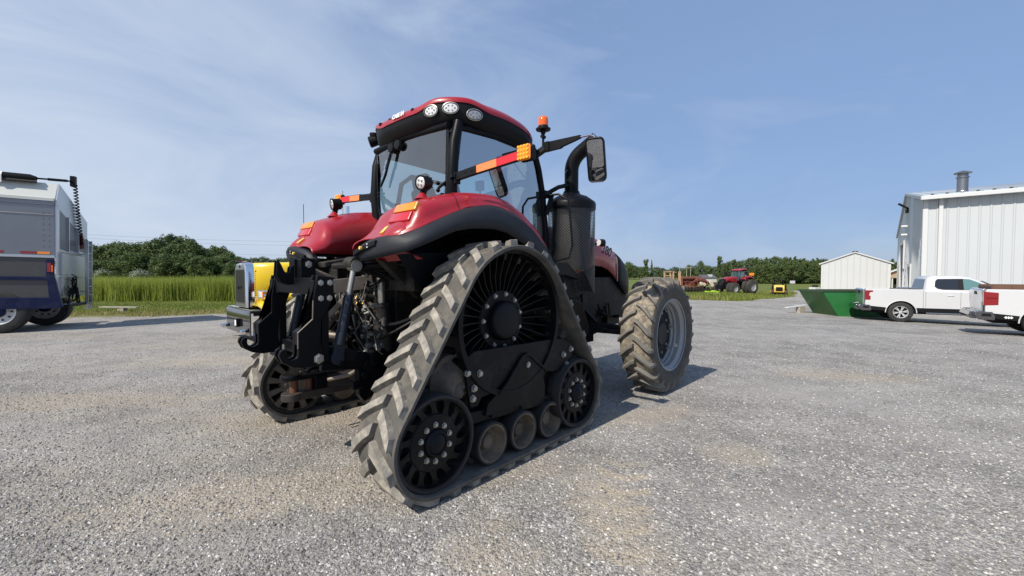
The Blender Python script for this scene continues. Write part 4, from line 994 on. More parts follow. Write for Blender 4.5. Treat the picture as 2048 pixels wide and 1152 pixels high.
at.data.foreach_set('value', [lerp(EDGE, p.co.x) - p.co.y for p in ground.data.vertices])
def in_view(x, y, z=0, mg=.06):
    return y > .3 and abs(x / y) < 1.195 + mg
# loose stones on the yard close to the camera
rnd = random.Random(11)
def stones(n, dlo, dhi, r0, r1, seed):
    rnd = random.Random(seed); mb = MB(); vs = mb.v; fs = mb.f; tint = []
    k = 0
    while k < n:
        d = dlo * (dhi / dlo) ** rnd.random(); x = rnd.uniform(-1.25, 1.25) * d
        r = r0 + (r1 - r0) * rnd.random() ** 2.5; b = len(vs); a = rnd.uniform(0, 6.28); c, q = cos(a), sin(a); e = rnd.uniform(.55, .95); h = rnd.uniform(.45, .8); t = rnd.random()
        z = gz(x, d) + r * h * .35
        for u, v_, w_ in ((1, 0, -.1), (.1, e, .1), (-1, .1, 0), (-.1, -e, -.15), (.15, .1, h), (-.1, 0, -h)):
            u *= rnd.uniform(.8, 1.15); v_ *= rnd.uniform(.8, 1.15)
            vs.append((x + (u * c - v_ * q) * r, d + (u * q + v_ * c) * r, z + w_ * r)); tint.append(t)
        for i in range(4): fs.append((b + i, b + (i + 1) % 4, b + 4)); fs.append((b + (i + 1) % 4, b + i, b + 5))
        k += 1
    return mb, tint
def tint_mat(name, stops, rough=.8, trans=0):
    m, nt, b, N, L = newmat(name); b.inputs['Roughness'].default_value = rough; b.inputs['Specular IOR Level'].default_value = .25
    a = N.new('ShaderNodeAttribute'); a.attribute_name = 'tint'; r = N.new('ShaderNodeValToRGB'); el = r.color_ramp.elements
    el[0].position, el[0].color = stops[0][0], (*stops[0][1], 1); el[1].position, el[1].color = stops[-1][0], (*stops[-1][1], 1)
    for p, c in stops[1:-1]:
        e = el.new(p); e.color = (*c, 1)
    L.new(a.outputs['Fac'], r.inputs['Fac']); L.new(r.outputs['Color'], b.inputs['Base Color'])
    if trans:
        t = N.new('ShaderNodeBsdfTranslucent'); L.new(r.outputs['Color'], t.inputs['Color']); mx = N.new('ShaderNodeMixShader'); mx.inputs['Fac'].default_value = trans
        L.new(b.outputs[0], mx.inputs[1]); L.new(t.outputs[0], mx.inputs[2]); L.new(mx.outputs[0], N['Material Output'].inputs['Surface'])
    return m
def set_tint(o, t):
    a = o.data.attributes.new('tint', 'FLOAT', 'POINT'); a.data.foreach_set('value', t)
STM = tint_mat('loose_stone', [(0, (.13, .12, .11)), (.4, (.27, .255, .235)), (.75, (.40, .385, .36)), (1, (.62, .60, .565))], .9)
mb, t = stones(105000, 1.2, 12, .0036, .0155, 4)
o = mb.build('loose_gravel', STM, None, 0, recalc=False); set_tint(o, t); tag(o, 'pale loose gravel stones scattered over the yard', 'gravel', kind='stuff'); del o['category']; o['category'] = 'gravel'
# ------------------------------------------------------------------ grass and reeds
def blades(samples, w0, lean, seed, t0=0, t1=1):
    rnd = random.Random(seed); mb = MB(); vs = mb.v; fs = mb.f; tint = []
    for x, y, h, tb in samples:
        a = rnd.uniform(0, 6.28); c, q = cos(a), sin(a); l = rnd.uniform(.1, 1) * lean * h; b_ = rnd.uniform(0, 6.28); lx, ly = cos(b_) * l, sin(b_) * l
        w = w0 * rnd.uniform(.7, 1.3); z = gz(x, y) - .02; n = len(vs); t = min(1, max(0, tb + rnd.uniform(-.25, .25)))
        vs += [(x - c * w, y - q * w, z), (x + c * w, y + q * w, z), (x - c * w * .8 + lx * .35, y - q * w * .8 + ly * .35, z + h * .55), (x + c * w * .8 + lx * .35, y + q * w * .8 + ly * .35, z + h * .55), (x + lx, y + ly, z + h)]
        fs += [(n, n + 1, n + 3, n + 2), (n + 2, n + 3, n + 4)]; tint += [t] * 5
    return mb, tint
GRS = tint_mat('green_grass_blade', [(0, (.09, .14, .022)), (.4, (.17, .22, .04)), (.75, (.27, .265, .075)), (1, (.40, .33, .17))], .7, .3)
REE = tint_mat('green_reed_blade', [(0, (.19, .245, .05)), (.45, (.29, .35, .065)), (.8, (.39, .42, .09)), (1, (.48, .44, .15))], .6, .45)
rnd = random.Random(21); S = []
def vn(x, y): return .5 + .25 * sin(x * .9 + 1.3 * sin(y * .6)) + .25 * sin(y * 1.3 + 2 * sin(x * .37))
while len(S) < 31000:
    d = 15.6 * (29.5 / 15.6) ** rnd.random(); x = rnd.uniform(-1.24, .05) * d; e = lerp(EDGE, x) - d
    if e > .5 - 1.6 * vn(x * 1.7, d * 2): continue
    dry = ss(-4.5, -.2, e); S.append((x, d, rnd.uniform(.05, .12) + .06 * dry * rnd.random(), .42 + .5 * dry + .25 * (vn(x, d) - .5)))
mb, t = blades(S, .014, .7, 3); o = mb.build('short_grass', GRS, None, 0, recalc=False); set_tint(o, t); tag(o, 'mown yellow-green grass strip between gravel and tall reeds', 'grass', kind='stuff')
S = []
while len(S) < 38000:
    d = rnd.uniform(27.6, 35) if rnd.random() < .5 else rnd.uniform(27.6, 30); x = rnd.uniform(-1.25, -.02) * d
    if d < 28.0 + .35 * sin(x * .8) + .2 * sin(x * 2.3): continue
    S.append((x, d, rnd.uniform(1.40, 1.85) * (1 - .10 * vn(x * .5, d * .4)), .28 + .3 * vn(x * .45, d * .5) + (.25 if rnd.random() < .12 else 0)))
mb, t = blades(S, .015, .22, 5); o = mb.build('tall_reeds', REE, None, 0, recalc=False); set_tint(o, t); tag(o, 'band of tall bright green reeds behind the mown grass', 'reeds', kind='stuff')
S = []
while len(S) < 17000:
    d = 32 * (66 / 32) ** rnd.random(); x = rnd.uniform(.14, .86) * d; e = lerp(EDGE, x) - d
    if e > .6 - 1.5 * vn(x, d) or (x > 30 and d < 49): continue
    w_ = 1 - ss(0, 6, abs(x / d - .49) * d)
    S.append((x, d, rnd.uniform(.10, .30) + .35 * w_ * rnd.random() * (1 if d < 52 else .3), .45 + .4 * (vn(x * .6, d * .6) - .5)))
mb, t = blades(S, .035, .5, 6); o = mb.build('field_grass', GRS, None, 0, recalc=False); set_tint(o, t); tag(o, 'rough grass and weeds around the far machines', 'grass', kind='stuff')
# ------------------------------------------------------------------ trees
LEAF = tint_mat('tree_leaf', [(0, (.045, .072, .028)), (.5, (.095, .14, .044)), (1, (.19, .23, .075))], .65, .25)
LEAF2 = tint_mat('pale_leaf', [(0, (.05, .09, .02)), (1, (.14, .18, .05))], .65, .25)
LEAFW = tint_mat('blossom_leaf', [(0, (.12, .16, .08)), (1, (.45, .46, .38))], .7, .2)
BARK = mat('tree_bark', (.09, .07, .05), .9, var=.3, bump=.4, bscale=8)
def tree_mesh(seed, H, W, kind):
    rnd = random.Random(seed); mb = MB(); vs = mb.v; fs = mb.f; tint = []
    tr = MB(); tr.tube([(0, 0, -.3), (.1, 0, H * .25), (-.05, .1, H * .55), (0, 0, H * .85)], [.035 * H ** .8, .028 * H ** .8, .018 * H ** .8, .02], 8)
    lobes = []
    nl = 34 if kind == 'round' else 26
    for k in range(nl):
        u = (k + .5) / nl; a = k * 2.399 + rnd.uniform(-.5, .5)
        if kind == 'round':
            z = H * (.16 + .80 * u); rr = W * math.sqrt(max(.05, 1 - ((u - .42) / .62) ** 2)) * rnd.uniform(.35, .95); lr = W * rnd.uniform(.16, .42)
        elif kind == 'cone':
            z = H * (.08 + .9 * u); rr = W * (1.05 - u) * rnd.uniform(.4, .8); lr = W * (.44 * (1.12 - u)) + .15
        elif kind == 'bush':
            z = H * (.25 + .5 * u); rr = W * rnd.uniform(.1, .75); lr = W * rnd.uniform(.3, .5)
        else:
            z = H * (.30 + .68 * u); rr = W * rnd.uniform(.15, .8) * (1 - .4 * u); lr = W * rnd.uniform(.22, .36)
        c = V((cos(a) * rr, sin(a) * rr, z)); lobes.append((c, lr))
        if kind != 'bush': tr.tube([(0, 0, z * .75), tuple(c * .55 + V((0, 0, z * .42))), tuple(c)], [.01 * H, .006 * H, .01], 5)
    for c, lr in lobes:
        lt = rnd.uniform(-.22, .22); n = int((60 + 130 * lr / W * 2) * (1 if kind != 'thin' else .7))
        for k in range(n):
            d = V((rnd.gauss(0, 1), rnd.gauss(0, 1), rnd.gauss(0, .8))).normalized(); p = c + d * lr * rnd.uniform(.55, 1.12)
            if p.z < .25: continue
            s_ = rnd.uniform(.10, .24) * (H / 9) ** .5; nrm = (d + V((rnd.uniform(-.8, .8), rnd.uniform(-.8, .8), rnd.uniform(-.3, .9)))).normalized()
            u = nrm.orthogonal().normalized(); w_ = nrm.cross(u); a = rnd.uniform(0, 6.28); u, w_ = u * cos(a) + w_ * sin(a), w_ * cos(a) - u * sin(a)
            b = len(vs); vs += [tuple(p + u * s_), tuple(p + w_ * s_ * .7), tuple(p - u * s_ * .9), tuple(p - w_ * s_ * .75)]; fs.append((b, b + 1, b + 2, b + 3))
            t = min(1, max(0, .45 + lt + rnd.uniform(-.3, .3))); tint += [t] * 4
    return mb, tint, tr
PROTO = {}
def tree_proto(key, seed, H, W, kind, leaf):
    mb, t, tr = tree_mesh(seed, H, W, kind)
    me = mb.mesh('crown', leaf, 0, False); a = me.attributes.new('tint', 'FLOAT', 'POINT'); a.data.foreach_set('value', t)
    PROTO[key] = (me, tr.mesh('trunk', BARK, 50), H)
for i in range(4): tree_proto('r%d' % i, 40 + i, 10, 3.5, 'round', LEAF)
for i in range(3): tree_proto('c%d' % i, 60 + i, 10, 2.3, 'cone', LEAF)
for i in range(2): tree_proto('t%d' % i, 80 + i, 10, 1.9, 'thin', LEAF)
tree_proto('p0', 91, 10, 3.2, 'round', LEAF2)
tree_proto('b0', 95, 3, 2.0, 'bush', LEAFW); tree_proto('b1', 96, 3, 2.2, 'bush', LEAF2)
def tree(key, u, d, vtop, label, group=None, name='tree', cat='tree', vb=None, ws=1.0):
    x = (u - 1024) / 856.7 * d; z = gz(x, d)
    H = 1.674 + (547.2 - vtop) / 856.7 * d - z
    cm, tm, H0 = PROTO[key]; e = empty(name, (x, d, z), random.Random(int(u * 7 + d)).uniform(0, 6.28), label, cat, group)
    k = H / H0; e.scale = (k * ws, k * ws, k)
    c = bpy.data.objects.new('crown', cm); COL.objects.link(c); c.parent = e
    if cat == 'tree':
        t = bpy.data.objects.new('trunk', tm); COL.objects.link(t); t.parent = e
    return e
rnd = random.Random(77)
LT = [(150, 478), (168, 487), (185, 492), (205, 500), (222, 489), (243, 484), (262, 490), (283, 486), (300, 490), (318, 478), (341, 469), (352, 490), (366, 474), (381, 480), (394, 492), (412, 499), (432, 493), (447, 494), (462, 505)]
for i, (u, v) in enumerate(LT):
    if (u, v) == (341, 469): tree('r1', u, 104, v, 'tallest broad tree rising from the dark wood beyond the reeds', 'trees of the wood beyond the reeds', ws=1.0)
    elif u in (432, 447): tree('p0', u, 112, v, 'paler green tree at the right end of the wood beyond the reeds', 'trees of the wood beyond the reeds')
    else: tree('r%d' % (i % 4), u, rnd.uniform(98, 116), v, 'dark green leafy tree in the wood beyond the reeds', 'trees of the wood beyond the reeds', ws=rnd.uniform(1.0, 1.2))
for i in range(22):
    u = 140 + 15.5 * i; tree('r%d' % ((i * 3) % 4), u + rnd.uniform(-4, 4), rnd.uniform(92, 97) + .0, rnd.uniform(506, 522) + (5 if u > 400 else 0), 'dark green leafy tree in the wood beyond the reeds', 'trees of the wood beyond the reeds', ws=1.5)
for i, u in enumerate((478, 492, 508, 527, 545, 562, 580, 600, 622, 645)):
    tree('r%d' % ((i + 1) % 4), u, 165 + 9 * (i % 3), 513 + (i * 5) % 7, 'distant dark tree on the skyline above the yellow truck hood', 'distant trees above the yellow truck', ws=1.25)
for u, v, k in ((205, 538.5, 'b0'), (182, 539, 'b1'), (279, 539, 'b0'), (222, 541, 'b1')):
    tree(k, u, 84, v, 'pale blossoming shrub at the foot of the wood beyond the reeds', 'pale shrubs at the foot of the wood', 'shrub', 'shrub', ws=1.0)
RTL = [(1494, 519), (1503, 516), (1513, 514), (1522, 518), (1532, 514), (1541, 517), (1551, 513), (1561, 519), (1570, 515), (1580, 514), (1589, 512), (1598, 518), (1607, 516), (1616, 521), (1625, 517), (1634, 515), (1645, 518), (1655, 520)]
for i, (u, v) in enumerate(RTL):
    tree(('c0', 'r1', 'c2', 'r3', 'c1')[i % 5], u, rnd.uniform(122, 134), v, 'dense green tree in the wood between the far red tractor and the small shed', 'trees of the wood left of the small shed', ws=rnd.uniform(1.0, 1.25))
for i in range(26):
    u = 1478 + 7.2 * i; tree(('c0', 'r0', 'c1', 'r2', 'c2', 'r3')[i % 6], u, rnd.uniform(116, 121), rnd.uniform(522, 540), 'dense green tree in the wood between the far red tractor and the small shed', 'trees of the wood left of the small shed', ws=1.35)
tree('t0', 1438, 150, 513, 'tall thin tree standing above the far red tractor cab', None, ws=.8)
tree('t1', 1468, 150, 519, 'slender tree just behind the far red tractor, left of the dense wood', None, ws=.9)
tree('t0', 1292, 185, 519, 'tall sparse tree on the skyline just right of the big tractor nose', None, ws=1.0)
tree('c1', 1303, 190, 519, 'narrow spire-shaped tree beside the tall sparse skyline tree', None, ws=.45)
tree('r2', 1402, 170, 523, 'rounded tree on the skyline behind the rusty implement', None, ws=.9)
tree('r0', 1380, 190, 530, 'broad domed tree on the skyline behind the rusty implement', None, ws=1.2)
for i, u in enumerate((1258, 1268, 1279, 1290, 1312, 1325, 1338, 1350, 1363, 1374, 1390, 1414, 1427, 1449, 1458, 1478)):
    tree('r%d' % (i % 4), u, 195 + 8 * (i % 3), (529, 531, 534, 533, 534, 536, 540, 534, 536, 537, 534, 531, 533, 526, 524, 522)[i], 'distant tree in the low skyline behind the rusty implement', 'low distant skyline trees behind the implement', ws=1.35)
tree('c2', 1784, 120, 517, 'dark tree seen between the small shed and the big white building', 'trees between shed and building', ws=1.1); tree('c0', 1777, 118, 521, 'dark tree seen between the small shed and the big white building', 'trees between shed and building', ws=1.1); tree('c1', 1792, 118, 523, 'dark tree seen between the small shed and the big white building', 'trees between shed and building', ws=1.2)
for i in range(20):
    u = 660 + 31 * i; tree('r%d' % ((i * 3 + 1) % 4), u + 6 * (i % 3), 195 + 12 * (i % 4), 524 + (i * 7) % 12, 'distant tree of the low skyline hidden behind the big tractor', 'distant skyline trees behind the big tractor', ws=1.4)
# ------------------------------------------------------------------ buildings
def ribs_wall(mb, x0, x1, z0, z1, y, step=.6, out=-1, top=None):
    n = int((x1 - x0) / step)
    for k in range(n + 1):
        x = x0 + .15 + k * step
        if x > x1 - .05: break
        zt = z1 if top is None else top(x)
        mb.prism([(x - .06, y), (x - .025, y + out * .035), (x + .025, y + out * .035), (x + .06, y)], 'xy', z0 + .02, zt - .03)
BB = empty('metal_building', (24.2, 25.3, -1.0), math.atan2(-.645, .764), 'big white metal-clad building with a silver roof vent, behind the pickups', 'building')
EV = 7.1; GW = 35.6; RG = 9.75
mb = MB(); mb.box(0, 26, .0, .2, 0, EV); ribs_wall(mb, 0, 26, 0, EV - .12, 0, .42)
mb.build('side_wall', WALLM, BB, 0)
mb = MB()
def gtop(y): return EV + (RG - EV) * (1 - abs(y - GW / 2) / (GW / 2))
mb.prism([(0.2, 0), (9.6, 0), (9.6, 3.2), (12.6, 3.2), (12.6, 0), (20, 0), (20, 5.6), (27, 5.6), (27, 0), (GW, 0), (GW, EV), (GW / 2, RG), (.2, EV)], 'yz', 0, .2)
y = .5
while y < GW:
    if not (9.3 < y < 12.9 or 19.7 < y < 27.3): mb.prism([(-.03, y - .02), (0, y - .05), (0, y + .05), (-.03, y + .02)], 'xy', .02, gtop(y) - .1)
    y += .6
mb.build('gable_wall', WALLM, BB, 0)
GDM = mat('grey_door', (.42, .43, .44), .5)
for y0, y1, h in ((9.6, 12.6, 3.2), (20, 27, 5.6)):
    gd = MB().box(.12, .16, y0, y1, 0, h).build('overhead_door', GDM, BB, 0)
    mb = MB(); mb.box(-.10, .1, y0 - .2, y0, 0, h); mb.box(-.10, .1, y1, y1 + .2, 0, h); mb.box(-.10, .1, y0 - .2, y1 + .2, h, h + .22); mb.build('door_trim', TRIM, gd, 0)
mb = MB()
mb.prism([(-.45, EV - .03), (GW / 2, RG + .05), (GW / 2, RG + .17), (-.45, EV + .09)], 'yz', -.12, 26)
mb.prism([(GW + .45, EV - .03), (GW / 2, RG + .05), (GW / 2, RG + .17), (GW + .45, EV + .09)], 'yz', -.12, 26)
for k in range(44):
    x = -.05 + k * .6; mb.bar((x, -.4, EV + .105), (x, GW / 2, RG + .185), .05, .05)
rf = mb.build('roof', ROOFM, BB, 0)
mb = MB(); mb.box(-.16, 26, -.56, -.43, EV - .16, EV + .06); mb.build('gutter', TRIM, rf, 0, bevel=.02)
mb = MB(); mb.prism([(-.5, EV - .13), (GW / 2, RG - .05), (GW / 2, RG + .14), (-.5, EV + .06)], 'yz', -.18, -.125); mb.prism([(GW + .5, EV - .13), (GW / 2, RG - .05), (GW / 2, RG + .14), (GW + .5, EV + .06)], 'yz', -.18, -.125); mb.build('rake_trim', mat('grey_trim', (.45, .47, .48), .5), rf, 0)
mb = MB()
for k in range(36): mb.box(.25 + .6 * k, .37 + .6 * k, -.40, -.25, EV + .12, EV + .17)
mb.build('closure_strip', mat('dark_closure', (.05, .05, .055), .7), rf, 0)
mb = MB(); mb.box(-.06, .18, -.06, -.035, 0, EV - .1); mb.box(-.06, -.035, -.06, .25, 0, EV - .1); mb.build('corner_trim', TRIM, BB, 0)
mb = MB(); mb.box(.62, .80, -.17, -.035, .1, EV - .1); mb.build('downspout', TRIM, BB, 0, bevel=.02)
mb = MB(); mb.lathe([(.25, 6.9), (.25, 8.35), (.30, 8.36), (.30, 8.42), (.24, 8.44), (.24, 8.58), (.38, 8.60), (.40, 8.66), (.1, 8.78), (.01, 8.8)], (1.75, 2.0, 0), (0, 0, 1), 28); mb.lathe([(.34, 7.35), (.26, 7.6)], (1.75, 2.0, 0), (0, 0, 1), 28); mb.build('roof_vent', GALV, BB, 40)
mb = MB(); mb.bar((0, 14.5, EV + 1.0), (-.7, 14.2, EV + 1.5), .18, .12); mb.box(-.25, 0, 14.4, 14.7, EV + .7, EV + 1.0); mb.build('wall_light', BLKP, BB, 0)
for z in (6.6, 5.9): MB().tube([(-.12, 13.6, z), (-.5, 13.6, z)], .10, 10).build('vent_pipe', TRIM, BB, 40)
# small shed
SH = empty('shed', (36.06, 50, -1.2), math.atan2(-.62, .78), 'small cream gable-ended metal shed behind the green skip', 'shed')
SW = 6.1; SE = 4.0; SR = 5.18
def st(x): return SE + (SR - SE) * (1 - abs(x - SW / 2) / (SW / 2))
mb = MB(); mb.prism([(0, 0), (SW, 0), (SW, SE), (SW / 2, SR), (0, SE)], 'xz', 0, 8); ribs_wall(mb, 0, SW, 0, SE, 0, .56, -1, st)
mb.build('wall', CREAM, SH, 0)
mb = MB(); mb.prism([(-.22, SE - .10), (SW / 2, SR + .03), (SW / 2, SR + .15), (-.22, SE + .04)], 'xz', -.15, 8.2); mb.prism([(SW + .22, SE - .10), (SW / 2, SR + .03), (SW / 2, SR + .15), (SW + .22, SE + .04)], 'xz', -.15, 8.2)
r_ = mb.build('roof', TRIM, SH, 0)
MB().prism([(SW / 2 - .3, SR + .06), (SW / 2 - .2, SR + .22), (SW / 2 + .2, SR + .22), (SW / 2 + .3, SR + .06)], 'xz', -.05, 8).build('ridge_vent', BLKP, r_, 0)
mb = MB(); mb.prism([(0, -.02), (.2, -.02), (.2, 0), (0, 0)], 'xy', 0, SE - .1); mb.prism([(SW - .2, -.02), (SW, -.02), (SW, 0), (SW - .2, 0)], 'xy', 0, SE - .1); mb.build('corner_trim', TRIM, SH, 0)
o = empty('block', (35.3, 50.0, -1.1), .3, 'low white concrete block beside the left wall of the shed', 'concrete block')
MB().box(-.35, .45, -.4, .4, 0, 1.18).build('slab', TRIM, o, 0, bevel=.03); MB().box(-.1, .35, -.2, .2, 1.18, 1.45).build('cap', CAST, o, 0, bevel=.03)
# tan house seen between shed and building
HO = empty('house', (68.5, 78, -1.2), -.7, 'tan house with porch glimpsed between shed and big building', 'house')
MB().prism([(0, 0), (9, 0), (9, 2.9), (4.5, 5.1), (0, 2.9)], 'xz', 0, 10).build('wall', TAN, HO, 0)
mb = MB(); mb.prism([(-.6, 2.62), (4.5, 5.12), (4.5, 5.35), (-.6, 2.85)], 'xz', -.5, 10.5); mb.prism([(9.6, 2.62), (4.5, 5.12), (4.5, 5.35), (9.6, 2.85)], 'xz', -.5, 10.5); mb.build('roof', TRIM, HO, 0)
mb = MB(); mb.prism([(-2.2, 2.1), (9, 2.1), (9, 2.3), (-2.2, 2.3)], 'xz', -2.4, 0); pr = mb.build('porch_roof', TAN, HO, 0)
for x in (-2, .4, 2.6, 4.8, 7): MB().box(x, x + .18, -2.3, -2.1, 0, 2.1).build('porch_post', TRIM, pr, 0)
for x in (.8, 3.2, 5.6): MB().box(x, x + 1.2, -.05, .02, .9, 2.0).build('window', DGLASS, HO, 0)
# white house far off
HO = empty('house', (62.5, 140, -1.2), .1, 'tiny white house with grey roof on the skyline left of the far tractor', 'house')
MB().prism([(0, 0), (4.6, 0), (4.6, 1.35), (0, 1.35)], 'xz', 0, 4).build('wall', TRIM, HO, 0)
MB().prism([(-.2, 0), (4.2, 0), (4.2, .05), (2.2, 1.2), (-.2, .05)], 'yz', -.2, 4.8).build('roof', mat('grey_shingle', (.09, .09, .10), .9), HO, 0).location = (0, 0, 1.35)
MB().box(2.6, 3.6, .8, 1.8, 1.6, 2.6).build('dormer', TRIM, HO, 0)
# ------------------------------------------------------------------ green skip
SK = empty('skip', (15.9, 20.8, gz(16, 21) - .01), 0, 'bright green open-topped steel skip with slanted ends, left of the nearer-parked pickup tail', 'skip')
SKL, SKH, SKO, SKW = 3.0, 1.22, .80, 1.75
def trap(y): return [(0, y, 0), (SKL, y, 0), (SKL + .5, y, SKH), (-SKO, y, SKH)]
t = .03; mb = MB()
mb.prism([(0, 0), (SKL, 0), (SKL + .5, SKH), (-SKO, SKH)], 'xz', 0, t)
sw = mb.build('side_panel', GREEN, SK, 0)
MB().prism([(0, 0), (SKL, 0), (SKL + .5, SKH), (-SKO, SKH)], 'xz', SKW - t, SKW).build('side_panel', GREEN, SK, 0)
MB().prism([(-.02, 0), (.02, 0), (-SKO + .02, SKH), (-SKO - .02, SKH)], 'xz', t + .002, SKW - t - .002).build('end_panel', mat('shaded_green_paint', (.028, .12, .022), .45, var=.2, dust=.3, dcol=(.07, .07, .04)), SK, 0)  # left end gets a darker green: the shade on it is painted in
MB().prism([(SKL - .02, 0), (SKL + .02, 0), (SKL + .52, SKH), (SKL + .48, SKH)], 'xz', t + .002, SKW - t - .002).build('end_panel', GREEN, SK, 0)
MB().box(.03, SKL - .03, t + .002, SKW - t - .002, .02, .06).build('floor_plate', GREEN, SK, 0)
mb = MB()
for y in (-.035, SKW - .045): mb.box(-SKO - .06, SKL + .56, y, y + .08, SKH - .02, SKH + .05)
for x in (-SKO - .06, SKL + .48): mb.box(x, x + .08, .046, SKW - .047, SKH - .018, SKH + .048)
mb.build('top_rim', mat('worn_dark_rim', (.035, .06, .03), .6, var=.4, vscale=8), SK, 0, bevel=.01)
mb = MB()
for x in (.7, 1.9): mb.bar((x, -.02, .02), (x, -.02, SKH - .04), .06, .035, (0, 1, 0))
mb.bar((.1, -.03, .03), (SKL - .1, -.03, .03), .05, .06); mb.build('stiffener', GREEN, SK, 0)
o = tag(MB().box(-.75, .75, -.1, .1, 0, .04).build('plank', TRIM, None, 0), 'white plank on the ground at the left end of the green skip', 'plank'); o.location = (14.95, 22.4, gz(15, 22.4) + .32); o.rotation_euler = (0, -.08, .3)
o = tag(MB().box(-.15, .2, -.12, .12, -.42, 0).build('timber_block', WOOD, None, 0), 'timber block holding up the white plank by the skip', 'block'); o.location = (15.1, 22.4, gz(15, 22.4) + .32); o.rotation_euler = (0, 0, .3)
o = tag(MB().box(-.75, .75, -.13, .13, 0, .045).build('plank', WOOD, None, 0), 'pale weathered board resting in the grass right of the trailer', 'plank'); o.location = (-17.35, 18.9, gz(-17, 18.9) + .17); o.rotation_euler = (0, .02, .1)
o = tag(MB().box(-.12, .14, -.1, .1, -.2, 0).build('timber_block', WOOD, None, 0), 'small block under the pale board in the grass', 'block'); o.location = (-17.25, 18.9, gz(-17, 18.9) + .17)
# ------------------------------------------------------------------ far machines
FT = empty('tractor', (31.6, 59, gz(31.6, 59)), R(203), 'second red tractor with dual rear wheels, far off in the weedy field edge', 'tractor')
for nm in ('hood', 'hood_nose', 'chassis', 'cab_frame', 'headliner', 'side_window', 'side_window.001', 'rear_window', 'windscreen', 'cab_roof', 'roof_cap', 'fender', 'fender.001', 'seat'):
    src = bpy.data.objects[nm]; inst(src, nm.split('.')[0], FT)
FTY = mat('dusty_black_tyre', (.05, .047, .043), .85, var=.3, dust=.5, dcol=(.15, .13, .1))
def far_wheel(X, o, Rr, wd, s, rimr):
    mb = MB(); mb.lathe([(rimr, -wd * .48), (Rr * .8, -wd * .5), (Rr * .95, -wd * .42), (Rr * .95, wd * .42), (Rr * .8, wd * .5), (rimr, wd * .48)], (X, s * o, Rr), (0, 1, 0), 32, caps=False)
    for k in range(24):
        for f in (-1, 1):
            a = 2 * PI * (k + .25 * (f + 1)) / 24; a2 = a + .2
            mb.bar((X + cos(a) * Rr * .965, s * o, Rr + sin(a) * Rr * .965), (X + cos(a2) * Rr * .95, s * o + f * wd * .48, Rr + sin(a2) * Rr * .95), .05, .07, (cos(a), 0, sin(a)))
    w_ = mb.build('wheel', FTY, FT, 40)
    mb = MB(); mb.lathe([(rimr, -wd * .46), (rimr * .93, -wd * .4), (rimr * .88, 0), (rimr * .3, .02), (.01, .02), (.01, .05), (rimr * .3, .06), (rimr * .88, .1), (rimr * .93, wd * .4), (rimr, wd * .46)], (X, s * o, Rr), (0, 1, 0), 28, caps=False); mb.build('rim', SILVER, w_, 30)
for s in (-1, 1):
    far_wheel(0, 1.0, .98, .46, s, .55); far_wheel(0, 1.62, .98, .46, s, .55); far_wheel(3.1, .98, .78, .40, s, .42); far_wheel(3.1, 1.50, .78, .40, s, .42)
mb = MB(); mb.box(3.75, 3.96, -.3, .3, 1.45, 1.62); mb.build('headlamp_bar', WLENS, FT, 0)
mb = MB(); mb.box(3.3, 4.2, -.55, .55, .75, 1.2)
for k in range(6): mb.box(4.2, 4.35, -.5 + .17 * k, -.36 + .17 * k, .7, 1.25)
mb.build('front_weight_bracket', BLKP, FT, 30, bevel=.02)
mb = MB(); mb.bar((1.1, 1.0, 3.0), (1.1, 1.5, 2.9), .05, .05); mb.box(1.05, 1.15, 1.4, 1.62, 2.6, 3.0); mb.bar((1.1, -1.0, 3.0), (1.1, -1.5, 2.9), .05, .05); mb.box(1.05, 1.15, -1.62, -1.4, 2.6, 3.0); mb.build('mirror', BLKP, FT, 0)
# yellow skid loader
SL = empty('skid_loader', (35.2, 56.5, gz(35, 56.5)), R(62), 'small yellow and black skid loader at the road end', 'skid loader')
SLY = mat('loader_yellow', (.62, .42, .06), .5, var=.1)
mb = MB(); mb.prism([(-.9, .35), (.7, .35), (.85, .75), (.6, 1.15), (-.75, 1.3), (-.95, .9)], 'xz', -.6, .6); b_ = mb.build('body', SLY, SL, 30, bevel=.05)
MB().prism([(-.97, .55), (-.97, 1.0), (-.9, 1.05), (-.9, .5)], 'xz', -.38, .38).build('rear_grille', BLKP, b_, 0)
for s in (-1, 1):
    for X in (-.5, .5):
        mb = MB(); mb.lathe([(.2, -.13), (.40, -.14), (.42, -.08), (.42, .08), (.40, .14), (.2, .13)], (X, s * .78, .42), (0, 1, 0), 20); w_ = mb.build('wheel', FTY, SL, 40)
        MB().lathe([(.2, -.02), (.2, .15 * s), (.02, .15 * s)], (X, s * .78, .42), (0, 1, 0), 16).build('rim', SLY, w_, 30)
    mb = MB(); mb.bar((-.85, s * .72, 1.35), (1.2, s * .72, .65), .12, .2); mb.bar((-.85, s * .72, .7), (-.85, s * .72, 1.4), .14, .2); mb.build('lift_arm', BLKP, SL, 30, bevel=.02)
mb = MB()
for x in (-.35, .55):
    for s in (-1, 1): mb.bar((x, s * .5, 1.1), (x - .05, s * .46, 1.95), .08, .08)
mb.box(-.5, .6, -.55, .55, 1.92, 2.0); mb.build('cab_guard', BLKP, SL, 0, bevel=.02)
mb = MB(); mb.prism([(1.2, .08), (1.75, .08), (1.78, .14), (1.3, .2), (1.25, .75), (1.2, .75)], 'xz', -.9, .9); mb.build('bucket', BLKP, SL, 0, bevel=.01)
